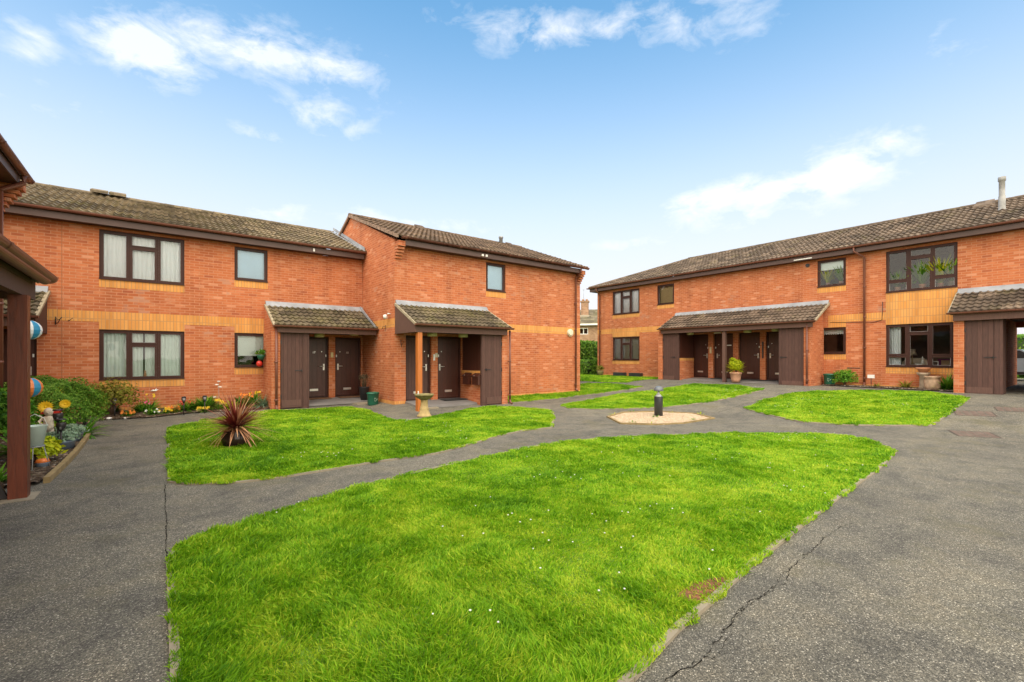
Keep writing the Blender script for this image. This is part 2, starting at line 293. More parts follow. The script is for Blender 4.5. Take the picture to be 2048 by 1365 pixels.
tarmac = groundmat('tarmac', 'tarmac'); gravelm = groundmat('buff_gravel', 'gravel'); soil = groundmat('bark_soil', 'soil'); turf = groundmat('turf', 'turf')
def leafmat(name, c0, c1, c2, trans=.3, rough=.5):
    m, nt, b = newmat(name); N = nt.nodes.new; L = nt.links.new
    a = N('ShaderNodeAttribute'); a.attribute_name = 'tone'; rp = ramp(N, [(0, c0), (.5, c1), (1, c2)]); L(a.outputs['Fac'], rp.inputs[0])
    L(rp.outputs[0], b.inputs['Base Color']); b.inputs['Roughness'].default_value = rough; b.inputs['Specular IOR Level'].default_value = .18
    tr = N('ShaderNodeBsdfTranslucent'); L(rp.outputs[0], tr.inputs[0]); mx = N('ShaderNodeMixShader'); mx.inputs[0].default_value = trans
    L(b.outputs[0], mx.inputs[1]); L(tr.outputs[0], mx.inputs[2]); L(mx.outputs[0], nt.nodes['Material Output'].inputs[0])
    return m
grassm = leafmat('grass_blades', (.075, .225, .008), (.250, .50, .014), (.54, .64, .05), .42)
leaf_hedge = leafmat('hedge_leaf', (.04, .12, .010), (.12, .27, .022), (.34, .50, .08))
leaf_dark = leafmat('dark_leaf', (.012, .055, .006), (.04, .13, .012), (.13, .27, .03))
leaf_mid = leafmat('mid_leaf', (.03, .12, .008), (.11, .30, .02), (.28, .44, .05))
leaf_lime = leafmat('lime_leaf', (.22, .34, .01), (.45, .52, .015), (.68, .65, .03))
leaf_bronze = leafmat('bronze_leaf', (.14, .10, .02), (.22, .24, .03), (.40, .30, .05))
leaf_grey = leafmat('silver_leaf', (.12, .22, .12), (.26, .38, .26), (.42, .52, .40))
leaf_dry = leafmat('dry_twig', (.05, .035, .02), (.13, .10, .06), (.22, .18, .10))
cord_m = leafmat('cordyline_leaf', (.07, .009, .007), (.20, .035, .024), (.60, .33, .18), .25, .4)
fl = {}
for nme, c in dict(yellow=(.85, .58, .02), orange=(.85, .25, .02), red=(.6, .04, .02), white=(.85, .85, .82), pink=(.75, .12, .25), violet=(.25, .15, .6)).items():
    fl[nme] = plain(nme + '_petal', c, .6, vary=.12, trans=.2)
# ---------------------------------------------------------------- mesh building
class MB:
    def __init__(s): s.v = []; s.f = []; s.sm = []
    def face(s, pts, smooth=False):
        i = len(s.v); s.v += [tuple(p) for p in pts]; s.f.append(tuple(range(i, i + len(pts)))); s.sm.append(smooth); return s
    def box(s, x0, x1, y0, y1, z0, z1):
        x0, x1 = min(x0, x1), max(x0, x1); y0, y1 = min(y0, y1), max(y0, y1); z0, z1 = min(z0, z1), max(z0, z1)
        i = len(s.v); s.v += [(x, y, z) for z in (z0, z1) for y in (y0, y1) for x in (x0, x1)]
        for q in ((0, 2, 3, 1), (4, 5, 7, 6), (0, 1, 5, 4), (2, 6, 7, 3), (0, 4, 6, 2), (1, 3, 7, 5)): s.f.append(tuple(i + k for k in q)); s.sm.append(False)
        return s
    def prism(s, poly, vec):      # closed polygon extruded along vec
        n = len(poly); i = len(s.v); v = Vector(vec)
        P = [Vector(p) for p in poly]; nrm = geometry.normal(P)
        if nrm.dot(v) > 0: P.reverse()
        s.v += [tuple(p) for p in P] + [tuple(p + v) for p in P]
        s.f.append(tuple(range(i, i + n))); s.f.append(tuple(range(i + 2 * n - 1, i + n - 1, -1))); s.sm += [False, False]
        for k in range(n):
            a, b = i + k, i + (k + 1) % n; s.f.append((b, a, a + n, b + n)); s.sm.append(False)
        return s
    def tube(s, path, r, n=10, cap=True):
        P = [Vector(p) for p in path]; rs = r if isinstance(r, (list, tuple)) else [r] * len(P); base = len(s.v)
        up = Vector((0, 0, 1))
        for k, p in enumerate(P):
            t = (P[min(k + 1, len(P) - 1)] - P[max(k - 1, 0)]).normalized(); a = t.cross(up if abs(t.z) < .95 else Vector((1, 0, 0))).normalized(); b = a.cross(t)
            for j in range(n):
                th = 2 * math.pi * j / n; s.v.append(tuple(p + (a * math.cos(th) + b * math.sin(th)) * rs[k]))
        for k in range(len(P) - 1):
            for j in range(n):
                a0 = base + k * n + j; a1 = base + k * n + (j + 1) % n; s.f.append((a0, a1, a1 + n, a0 + n)); s.sm.append(True)
        if cap:
            s.f.append(tuple(base + j for j in reversed(range(n)))); s.f.append(tuple(base + (len(P) - 1) * n + j for j in range(n))); s.sm += [False, False]
        return s
    def lathe(s, prof, c=(0, 0, 0), n=24, sx=1, sy=1, wob=0):
        base = len(s.v)
        for (r, z) in prof:
            for j in range(n):
                th = 2 * math.pi * j / n; rr = r * (1 + wob * math.sin(3 * th + z * 9)); s.v.append((c[0] + rr * math.cos(th) * sx, c[1] + rr * math.sin(th) * sy, c[2] + z))
        for k in range(len(prof) - 1):
            for j in range(n):
                a0 = base + k * n + j; a1 = base + k * n + (j + 1) % n; s.f.append((a0, a1, a1 + n, a0 + n)); s.sm.append(True)
        s.f.append(tuple(base + j for j in reversed(range(n)))); s.f.append(tuple(base + (len(prof) - 1) * n + j for j in range(n))); s.sm += [False, False]
        return s
    def build(s, name, mat, parent=None, loc=(0, 0, 0), rz=0, uv=True):
        me = bpy.data.meshes.new(name); me.from_pydata(s.v, [], s.f); me.polygons.foreach_set('use_smooth', s.sm)
        if uv and s.f:
            l = me.uv_layers.new(name='UVMap'); n = len(me.polygons)
            no = np.empty(n * 3); me.polygons.foreach_get('normal', no); no = np.abs(no.reshape(-1, 3)); lt = np.empty(n, int); me.polygons.foreach_get('loop_total', lt)
            nv = np.repeat(no, lt, axis=0); vi = np.empty(len(me.loops), int); me.loops.foreach_get('vertex_index', vi); co = np.array(s.v)[vi]
            u = np.where(nv[:, 0] > np.maximum(nv[:, 1], nv[:, 2]), co[:, 1], co[:, 0]); v = np.where(nv[:, 2] > np.maximum(nv[:, 0], nv[:, 1]), co[:, 1], co[:, 2])
            l.data.foreach_set('uv', np.stack([u, v], 1).ravel())
        me.materials.append(mat); me.update()
        o = bpy.data.objects.new(name, me); COL.objects.link(o); o.location = loc; o.rotation_euler = (0, 0, rz)
        if parent: o.parent = parent
        return o
def npmesh(name, V, F, mat, parent=None, tone=None, smooth=False, uv=None, loc=(0, 0, 0)):
    me = bpy.data.meshes.new(name); V = np.asarray(V, float); F = np.asarray(F, int); k = F.shape[1]
    me.vertices.add(len(V)); me.vertices.foreach_set('co', V.ravel()); me.loops.add(F.size); me.loops.foreach_set('vertex_index', F.ravel())
    me.polygons.add(len(F)); me.polygons.foreach_set('loop_start', np.arange(len(F)) * k)
    me.polygons.foreach_set('use_smooth', np.full(len(F), smooth)); me.update(calc_edges=True)
    if tone is not None:
        a = me.attributes.new('tone', 'FLOAT', 'POINT'); a.data.foreach_set('value', np.asarray(tone, float))
    if uv is not None:
        l = me.uv_layers.new(name='UVMap'); l.data.foreach_set('uv', np.asarray(uv)[F.ravel()].ravel())
    me.materials.append(mat); o = bpy.data.objects.new(name, me); COL.objects.link(o); o.location = loc
    if parent: o.parent = parent
    return o
def tag(o, label=None, cat=None, group=None, kind=None):
    if label: o['label'] = label
    if cat: o['category'] = cat
    if group: o['group'] = group
    if kind: o['kind'] = kind
    return o
def thing(name, loc, label, cat, rz=0, group=None):
    o = bpy.data.objects.new(name, None); COL.objects.link(o); o.location = loc; o.rotation_euler = (0, 0, rz); o.empty_display_size = .2
    return tag(o, label, cat, group)
def copy_tree(o, parent=None):
    c = o.copy(); COL.objects.link(c); c.parent = parent
    for ch in list(o.children): copy_tree(ch, c)
    return c
def vnoise(x, y, s, seed=0):
    x = x / s + 100; y = y / s + 100; xi = np.floor(x).astype(int); yi = np.floor(y).astype(int); fx = x - xi; fy = y - yi
    fx = fx * fx * (3 - 2 * fx); fy = fy * fy * (3 - 2 * fy)
    def h(a, b): n = np.sin(a * 127.1 + b * 311.7 + seed * 74.7) * 43758.5453; return n - np.floor(n)
    return (h(xi, yi) * (1 - fx) + h(xi + 1, yi) * fx) * (1 - fy) + (h(xi, yi + 1) * (1 - fx) + h(xi + 1, yi + 1) * fx) * fy
# ---------------------------------------------------------------- tiled roof surface
def tiles(name, mat, parent, org, udir, vdir, nrm, vlen, uL, uR, gauge=.34, wave=.165, amp=.030, lip=.042):
    """org: eave origin; udir along eave; vdir up the slope; uL/uR functions of v giving the row's ends"""
    org, udir, vdir, nrm = (np.array(a, float) for a in (org, udir, vdir, nrm)); V = []; F = []; U = []; base = 0
    rows = max(1, round(vlen / gauge)); g = vlen / rows
    for j in range(rows):
        v0, v1 = j * g, (j + 1) * g; a, b_ = uL(v0), uR(v0); a1, b1 = uL(v1), uR(v1)
        n = max(2, int((b_ - a) / (wave / 6))); t = np.linspace(0, 1, n + 1); u0 = a + (b_ - a) * t; u1 = np.clip(u0, a1, b1)
        jit = vnoise(np.floor(u0 / .38 + .5 * (j % 2)), np.full_like(u0, j), 1, 3) * .008
        def h(u): p = (u / wave) % 1.0; return amp * (np.where(p < .55, np.sin(p / .55 * math.pi), -.25 * np.sin((p - .55) / .45 * math.pi)))
        rowsv = [(u0, np.full_like(u0, v0 - .012), h(u0) - .004), (u0, np.full_like(u0, v0 - .012), h(u0) + lip + jit), (u1, np.full_like(u0, v1 + .0), h(u1) + .004)]
        for (u, v, hh) in rowsv:
            V.append(org + u[:, None] * udir + v[:, None] * vdir + hh[:, None] * nrm); U.append(np.stack([u, v + .02], 1))
        for k in range(2):
            i0 = base + k * (n + 1) + np.arange(n); F.append(np.stack([i0, i0 + 1, i0 + n + 2, i0 + n + 1], 1))
        base += 3 * (n + 1)
    return npmesh(name, np.concatenate(V), np.concatenate(F), mat, parent, uv=np.concatenate(U))
def ridge_caps(name, mat, parent, a, b, r=.11, seg=.45):
    a, b = Vector(a), Vector(b); n = max(1, round((b - a).length / seg)); m = MB(); d = (b - a) / n; t = d.normalized(); s = t.cross(Vector((0, 0, 1))).normalized(); up = s.cross(t)
    for k in range(n):
        p, q = a + d * k, a + d * (k + 1.04); P = []; Q = []
        for j in range(9):
            th = math.pi * j / 8 * 1.1 - .05 * math.pi; P.append(p + s * math.cos(th) * r * 1.06 + up * math.sin(th) * r * .85); Q.append(q + s * math.cos(th) * r + up * math.sin(th) * r * .78)
        for j in range(8): m.face([P[j + 1], P[j], Q[j], Q[j + 1]], True)
        m.face(P)
    return m.build(name, mat, parent)
# ---------------------------------------------------------------- wall sheet with openings
def wall_mesh(m, x0, x1, z0, z1, d0, d1, holes):
    xs = sorted({x0, x1, *[h[0] for h in holes], *[h[1] for h in holes]}); zs = sorted({z0, z1, *[h[2] for h in holes], *[h[3] for h in holes]})
    xs = [x for x in xs if x0 <= x <= x1]; zs = [z for z in zs if z0 <= z <= z1]
    inside = lambda x, z: any(h[0] < x < h[1] and h[2] < z < h[3] for h in holes)
    for i in range(len(xs) - 1):
        for j in range(len(zs) - 1):
            a, b, c, d = xs[i], xs[i + 1], zs[j], zs[j + 1]
            if inside((a + b) / 2, (c + d) / 2): continue
            m.face([(a, d0, c), (b, d0, c), (b, d0, d), (a, d0, d)]); m.face([(b, d1, c), (a, d1, c), (a, d1, d), (b, d1, d)])
    for (a, b, c, d) in holes:
        m.face([(a, d0, c), (a, d0, d), (a, d1, d), (a, d1, c)]); m.face([(b, d0, d), (b, d0, c), (b, d1, c), (b, d1, d)])
        m.face([(a, d0, d), (b, d0, d), (b, d1, d), (a, d1, d)]); m.face([(b, d0, c), (a, d0, c), (a, d1, c), (b, d1, c)])
    m.face([(x0, d0, z0), (x0, d0, z1), (x0, d1, z1), (x0, d1, z0)]); m.face([(x1, d0, z1), (x1, d0, z0), (x1, d1, z0), (x1, d1, z1)])
    m.face([(x0, d0, z1), (x1, d0, z1), (x1, d1, z1), (x0, d1, z1)])
def casement(m, x0, x1, z0, z1, w=.055, d0=.035, d1=.10):
    m.box(x0, x1, d0, d1, z0, z0 + w); m.box(x0, x1, d0, d1, z1 - w, z1); m.box(x0, x0 + w, d0, d1, z0 + w, z1 - w); m.box(x1 - w, x1, d0, d1, z0 + w, z1 - w)
def folds(x0, x1, z0, z1, d, n, amp=.025):
    m = MB(); k = n * 4; pts = [(x0 + (x1 - x0) * i / k, d + amp * math.sin(i / 4 * 2 * math.pi) + amp * .3 * math.sin(i * .7)) for i in range(k + 1)]
    for i in range(k): m.face([(pts[i][0], pts[i][1], z0), (pts[i + 1][0], pts[i + 1][1], z0), (pts[i + 1][0], pts[i + 1][1], z1), (pts[i][0], pts[i][1], z1)], True)
    return m
def window(root, x0, x1, z0, z1, lay, fill='blind', fmat=None):
    """frame with panes and whatever hangs behind them; local frame x along wall, y into the wall"""
    m = MB(); fo = .045; e = .001
    m.box(x0 + e, x1 - e, .045, .13, z0 + e, z0 + fo); m.box(x0 + e, x1 - e, .045, .13, z1 - fo, z1 - e); m.box(x0 + e, x0 + fo, .045, .13, z0 + fo, z1 - fo); m.box(x1 - fo, x1 - e, .045, .13, z0 + fo, z1 - fo)
    W = x1 - x0; a, b, c, d = x0 + fo, x1 - fo, z0 + fo, z1 - fo; cells = []
    if lay == 'single': cells = [(a, b, c, d)]
    else:
        m1 = x0 + W * .335; m2 = x0 + W * .668; h = .022; t = d - (d - c) * (.27 if lay == 'three' else .20)
        for q in (m1, m2): m.box(q - h, q + h, .04, .128, c, d)
        m.box(m1 + h, m2 - h, .04, .128, t - h, t + h)
        cells = [(m1 + h, m2 - h, t + h, d), (m1 + h, m2 - h, c, t - h)]
        if lay == 'three': cells += [(a, m1 - h, c, d), (m2 + h, b, c, d)]
        else:
            lo = c + (d - c) * .25
            for (p, q) in ((a, m1 - h), (m2 + h, b)):
                m.box(p, q, .04, .128, lo - h, lo + h); cells += [(p, q, lo + h, d), (p, q, c, lo - h)]
    for (p, q, r_, s) in cells: casement(m, p + e, q - e, r_ + e, s - e, .042 if (s - r_) > .5 else .03, .028, .10)
    m.box(x0 - .0, x1 + .0, -.03, .044, z0 + e, z0 + .035)
    f = m.build('window', fmat or frame, root)
    for (p, q, r_, s) in cells:
        w = .04; MB().face([(p + w, .07, r_ + w * .7), (q - w, .07, r_ + w * .7), (q - w, .07, s - w * .7), (p + w, .07, s - w * .7)]).build('pane', glass, f)
    sp_ = MB()
    for (p, q, r_, s) in cells:
        w = .036; a_, b_, c_, d_ = p + w, q - w, r_ + w * .75, s - w * .75; k_ = .011
        sp_.box(a_, b_, .064, .069, c_, c_ + k_); sp_.box(a_, b_, .064, .069, d_ - k_, d_); sp_.box(a_, a_ + k_, .064, .069, c_ + k_, d_ - k_); sp_.box(b_ - k_, b_, .064, .069, c_ + k_, d_ - k_)
    sp_.build('glazing_bead', MATS.get('pale_bead') or plain('pale_bead', (.42, .40, .40), .45), f)
    if fill == 'blind': folds(x0 + .02, x1 - .02, z0 + .02, z1 - .02, .15, int(W / .09), .010).build('vertical_blind', blind, f)
    if fill == 'net':
        folds(x0 + .02, x0 + W * .49, z0 + .02, z1 - .02, .155, int(W / .16), .014).build('net_curtain', net, f)
        folds(x0 + W * .515, x1 - .02, z0 + .02, z1 - .02, .155, int(W / .16), .014).build('net_curtain', net, f)
    if fill == 'slat':
        s = MB(); z = z0 + .05
        while z < z1 - .03: s.box(x0 + .03, x1 - .03, .14, .165, z, z + .024); z += .034
        s.build('slatted_blind', net, f)
    if fill == 'roller': MB().box(x0 + .03, x1 - .03, .14, .145, z0 + (z1 - z0) * .34, z1 - .03).build('roller_blind', net, f)
    if fill == 'rollerdown': MB().box(x0 + .03, x1 - .03, .11, .115, z0 + .03, z1 - .03).build('roller_blind', MATS.get('pale_blue_blind') or plain('pale_blue_blind', (.56, .76, .92), .8, vary=.06, scale=2), f)
    if fill == 'tan':
        s = MB(); z = z0 + .03
        while z < z1 - .03: s.box(x0 + .03, x1 - .03, .19, .20, z, z + .04); z += .05
        s.build('slatted_blind', tanblind, f)
    if fill == 'halfblind': MB().box(x0 + .03, x1 - .03, .14, .145, z1 - (z1 - z0) * .36, z1 - .03).build('roller_blind', net, f)
    if fill == 'valance':
        s = MB(); n = 22; zt = z1 - .06
        for i in range(n):
            p = x0 + .04 + (W - .08) * i / n; q = x0 + .04 + (W - .08) * (i + 1) / n; dz = .17 + .035 * (i % 2)
            s.face([(p, .19 + .02 * (i % 2), zt - dz), (q, .19 + .02 * ((i + 1) % 2), zt - .17 - .035 * ((i + 1) % 2)), (q, .19 + .02 * ((i + 1) % 2), zt), (p, .19 + .02 * (i % 2), zt)])
        s.build('lace_valance', blind, f)
    if fill == 'drape': folds(x0 + .06, x0 + .36, z0 + .02, z1 - .02, .26, 5, .03).build('curtain', blind, f)
    return f
def door(root, x0, x1, d=.1, h=2.04, handle='r', num=None, plate=None, lab=None, leaf=None, zb=.0):
    m = MB(); w = .06
    m.box(x0, x0 + w, d - .03, d + .08, zb, h + w); m.box(x1 - w, x1, d - .03, d + .08, zb, h + w); m.box(x0 + w, x1 - w, d - .03, d + .08, h, h + w); m.box(x0 + w, x1 - w, d - .025, d + .08, zb, zb + .04)
    m.build('door_frame', frame, root)
    L = MB(); L.box(x0 + w + .004, x1 - w - .004, d, d + .045, zb + .05, h - .004); L.box(x0 + w + .02, x1 - w - .02, d - .03, d - .001, zb + .06, zb + .10)
    D = L.build('door', leaf or doorwood, root); s = 1 if handle == 'r' else -1
    hx = (x1 - w - .07) if handle == 'r' else (x0 + w + .07)
    hm = MB(); hm.box(hx - .026, hx + .026, d - .014, d - .001, 1.0, 1.21); hm.tube([(hx, d - .014, 1.13), (hx, d - .06, 1.13), (hx - s * .15, d - .065, 1.13)], .012, 8); hm.tube([(hx, d - .001, 1.04), (hx, d - .022, 1.04)], .02, 10); hm.build('handle', chrome, D)
    c = (x0 + x1) / 2
    MB().box(c - .13, c + .13, d - .016, d - .001, zb + .24, zb + .31).build('letter_plate', chrome, D)
    sx = hx + s * .085; MB().tube([(sx - s * .15, d - .001, 1.62), (sx - s * .15, d - .012, 1.62)], .018, 10).build('spyhole', chrome, D)
    MB().box(hx + s * .045, hx + s * .075, d - .045, d - .031, 1.44, 1.52).build('lock_cover', white, D)
    if num:
        cu = bpy.data.curves.new('door_number', 'FONT'); cu.body = num; cu.size = .10; cu.extrude = .003; cu.align_x = 'CENTER'
        t = bpy.data.objects.new('tmp', cu); me = bpy.data.meshes.new_from_object(t); bpy.data.objects.remove(t); me.materials.clear(); me.materials.append(chrome)
        o = bpy.data.objects.new('door_number', me); COL.objects.link(o); o.rotation_euler = (R(90), 0, 0); o.location = (c, d - .004, 1.56); o.parent = D
    return D
def gutter(root, p, q, r=.065, name='gutter', seg=True):
    p, q = Vector(p), Vector(q); m = MB(); t = (q - p).normalized(); s = t.cross(Vector((0, 0, 1))); n = 10
    def ringp(c, rr): return [c + s * math.cos(math.pi + math.pi * j / n) * rr + Vector((0, 0, 1)) * math.sin(math.pi + math.pi * j / n) * rr for j in range(n + 1)]
    for rr in (r, r - .006):
        A, B = ringp(p, rr), ringp(q, rr)
        for j in range(n): m.face([A[j], A[j + 1], B[j + 1], B[j]], True)
    m.face(ringp(p, r)); m.face(ringp(q, r)[::-1])
    if seg:
        L = (q - p).length; k = max(1, round(L / 2.2))
        for i in range(k + 1):
            c = p + (q - p) * (i / k); w = t * .035
            A, B = ringp(c - w, r + .007), ringp(c + w, r + .007)
            for j in range(n): m.face([A[j], A[j + 1], B[j + 1], B[j]], True)
    return m.build(name, gut, root)
def downpipe(root, x, d, z0, z1, off=None, r=.034):
    m = MB(); pts = [(x, d, z0), (x, d, z1)]
    if off: pts = [(x, d, z0), (x, d, z1 - .38), (x, d - .02, z1 - .34), (off[0], off[1], z1 - .14), (off[0], off[1], z1)]
    m.tube(pts, r, 12); z = z0 + .25
    while z < z1 - .4: m.tube([(x, d, z - .025), (x, d, z + .025)], r + .008, 12); m.box(x - .05, x + .05, d + r, d + r + .02, z - .015, z + .015); z += 1.1
    m.tube([(x, d, z0 + .10), (x, d - .03, z0 + .02), (x, d - .11, z0 - .02)], r, 10)
    return m.build('downpipe', gut, root)
def kneeler(m, x0, x1, side_steps=5, z=4.86, depth=.30):
    for k in range(side_steps):       # corbelled courses growing out to carry the box eaves
        dd = depth * (1 - k / side_steps); m.box(x0, x1, -dd, -.001, z - .085 * (k + 1) + .018, z - .085 * k)
def lamp(root, x, d, z, kind='drum'):
    m = MB()
    if kind == 'drum': m.lathe([(.12, -.13), (.15, -.12), (.15, -.01), (.12, 0)], (x, d, z), 20)
    else: m.lathe([(.09, -.05), (.14, -.03), (.14, 0)], (x, d, z), 20)
    return m.build('porch_light', cream, root)
def boarddoor(root, x0, x1, d, z0, z1, latch='r'):
    """planked store door seen from the front (front face at depth d)"""
    D = MB().box(x0, x1, d, d + .035, z0, z1 - .002).build('store_door', board, root)
    MB().box(x0 + .03, x1 - .02, d - .016, d - .001, z0 + .03, z0 + .24).build('kick_board', beamwood, D)
    m = MB(); hx = x1 if latch == 'r' else x0; s = 1 if latch == 'r' else -1
    m.box(hx - s * .20, hx + s * .05, d - .014, d - .001, 1.03, 1.055); m.box(hx - s * .02, hx - s * .0, d - .04, d - .015, 1.0, 1.08); m.build('latch', black, D)
    ox = x0 if latch == 'r' else x1
    for z in (z0 + .35, (z0 + z1) / 2, z1 - .28): MB().box(ox - .012, ox + .02, d - .012, d - .001, z - .06, z + .06).build('hinge', black, D)
    return D
def porch_roof(root, x0, x1, proj=1.45, ze=2.41, zw=3.08, mat=None, ends=('verge', 'verge'), cut=None):
    L = math.hypot(proj, zw - ze); vd = (0, proj / L, (zw - ze) / L); nr = (0, -(zw - ze) / L, proj / L)
    t = tiles('porch_roof', mat or tile_p, root, (0, -proj, ze), (1, 0, 0), vd, nr, L, lambda v: x0, lambda v: x1, gauge=.26)
    m = MB(); m.prism([(x0 + .02, -proj + .03, ze - .035), (x0 + .02, -.002, zw - .03), (x0 + .02, -.002, zw - .06), (x0 + .02, -proj + .03, ze - .07)], (x1 - x0 - .04, 0, 0)); m.build('roof_deck', soffit, t)
    f = MB(); n = max(1, int((x1 - x0) / 1.5))
    f.prism([(x0, -.13, zw - .022 + .0), (x0, -.012, zw + .13), (x0, -.003, zw + .13), (x0, -.003, zw - .0), (x0, -.13, zw - .045)], (x1 - x0, 0, 0)); f.build('lead_flashing', lead, t)
    for xe, k, s in ((x0, ends[0], -1), (x1, ends[1], 1)):
        if k == 'verge':
            e = MB(); xa, xb = (xe - .035, xe + .03) if s < 0 else (xe - .03, xe + .035)
            e.prism([(xa, -proj - .01, ze + .022), (xa, -.01, zw + .030), (xa, -.01, zw - .05), (xa, -proj - .01, ze - .05)], (xb - xa, 0, 0)); e.build('verge', mortarm, t)
        if k == 'lead':
            e = MB(); xa, xb = (xe - .09, xe) if s > 0 else (xe, xe + .09)
            e.prism([(xa, -proj, ze + .03), (xa, -.01, zw + .045), (xa, -.01, zw + .16), (xa, -proj, ze + .10)], (.02, 0, 0)); e.build('lead_flashing', lead, t)
    gutter(root, (x0 - .05, -proj - .055, ze - .0), (x1 + .05, -proj - .055, ze - .0), .055, 'porch_gutter', False)
    return t
# ================================================================ GROUND
def hf_sheet(name, xs, ys, mat, dz, kind='structure'):
    X, Y = np.meshgrid(xs, ys); Z = np.vectorize(gz)(X, Y) + dz; nx, ny = len(xs), len(ys)
    V = np.stack([X.ravel(), Y.ravel(), Z.ravel()], 1); i = (np.arange(ny - 1)[:, None] * nx + np.arange(nx - 1)[None]).ravel()
    o = npmesh(name, V, np.stack([i, i + 1, i + nx + 1, i + nx], 1), mat, smooth=True, uv=V[:, :2]); o['kind'] = kind; return o
xs = np.concatenate([np.linspace(-400, -20, 8), np.linspace(-15, 30, 91), np.linspace(45, 400, 8)])
hf_sheet('ground', xs, xs, turf, -.03)
hf_sheet('tarmac_path', np.linspace(-9, 34, 130), np.linspace(-9, 19.6, 96), tarmac, 0)
def poly_px(pts): return [G(*p) for p in pts]
def inpoly(x, y, P):
    r = np.zeros(x.shape, bool); n = len(P); j = n - 1
    for i in range(n):
        xi, yi, xj, yj = P[i][0], P[i][1], P[j][0], P[j][1]
        r ^= ((yi > y) != (yj > y)) & (x < (xj - xi) * (y - yi) / (yj - yi + 1e-12) + xi); j = i
    return r
def patch(name, P, mat, lift, step=.3, und=0):
    x0, x1 = min(p[0] for p in P), max(p[0] for p in P); y0, y1 = min(p[1] for p in P), max(p[1] for p in P)
    gx, gy = np.meshgrid(np.arange(x0, x1, step), np.arange(y0, y1, step)); gx = gx.ravel(); gy = gy.ravel(); k = inpoly(gx, gy, P)
    pts = [Vector((p[0], p[1])) for p in P] + [Vector((a, b)) for a, b in zip(gx[k], gy[k])]; n = len(P)
    r = geometry.delaunay_2d_cdt(pts, [], [list(range(n))], 1, 1e-4)
    V = [(v.x, v.y, gz(v.x, v.y) + lift + (und * float(vnoise(np.array(v.x), np.array(v.y), .8, 5)) if i >= n else 0)) for i, v in enumerate(r[0])]
    o = npmesh(name, V, np.array([list(f) for f in r[2]]), mat, smooth=True); o['kind'] = 'structure'; return o
def edging(P, w=.045, h=.025, mat=None, closed=True, name='path_edging', skip=()):
    m = MB(); n = len(P)
    for i in range(n if closed else n - 1):
        if i in skip: continue
        a, b = Vector(P[i][:2]), Vector(P[(i + 1) % n][:2]); L = (b - a).length; k = max(1, round(L / .9)); t = (b - a) / k; s = Vector((-t.y, t.x)).normalized() * w
        for j in range(k):
            p = a + t * (j + .004); q = a + t * (j + .994); hh = h + random.uniform(-.006, .004)
            z0, z1 = gz(*p), gz(*q)
            A = [(p.x, p.y, z0 - .05), (q.x, q.y, z1 - .05), (q.x + s.x, q.y + s.y, z1 - .05), (p.x + s.x, p.y + s.y, z0 - .05)]
            B = [(x, y, z + .05 + hh) for x, y, z in A]
            m.face(B); m.face([A[0], A[1], B[1], B[0]]); m.face([A[1], A[2], B[2], B[1]]); m.face([A[2], A[3], B[3], B[2]]); m.face([A[3], A[0], B[0], B[3]])
    return tag(m.build(name, mat or concrete), kind='structure')
FRONT = [Vector((.04, 1.22))] + [p for p in poly_px([(332, 1125), (345, 1105), (420, 1068), (545, 1030), (690, 983), (800, 955), (925, 925), (1040, 900), (1130, 885), (1260, 874), (1450, 868), (1640, 868), (1700, 873), (1750, 885), (1795, 905), (1760, 940), (1690, 990), (1600, 1060), (1500, 1140), (1420, 1215), (1360, 1265), (1310, 1320), (1270, 1365)])]
LEFT = poly_px([(337, 858), (400, 845), (450, 836), (500, 828), (545, 822), (619, 820), (698, 815), (724, 818), (760, 831), (784, 841), (820, 843), (857, 836), (903, 827), (940, 818), (980, 814), (1035, 815), (1070, 818), (1100, 820), (1110, 832), (1105, 857), (1040, 864), (1000, 873), (950, 888), (880, 908), (760, 925), (640, 945), (560, 958), (470, 968), (380, 971), (335, 966)])
GRAVEL = poly_px([(1213, 835), (1245, 826), (1320, 824), (1390, 828), (1430, 838), (1370, 848), (1315, 851), (1240, 849)])
RIGHT = poly_px([(1487, 818), (1530, 800), (1590, 786), (1700, 782), (1860, 785), (1942, 798), (1905, 825), (1862, 853), (1700, 852), (1600, 845), (1540, 832)])
MID = poly_px([(1121, 812), (1174, 801), (1230, 790), (1315, 780), (1389, 769), (1469, 771), (1531, 780), (1485, 792), (1423, 804.6), (1364, 812), (1284, 818), (1192, 820), (1137, 818)])
STRIP = [Vector((9.3, 13.12)), Vector((13.7, 13.12)), Vector((14.2, 14.5))] + poly_px([(1175, 767), (1223, 768), (1288, 775), (1238, 783), (1161, 792), (1100, 800), (1022, 807)])
DLEFT = [Vector((20.15, 13.1)), Vector((20.15, 19.5)), Vector((16, 24)), Vector((13, 22))] + poly_px([(1150, 762), (1200, 765), (1254, 766), (1312, 759)])
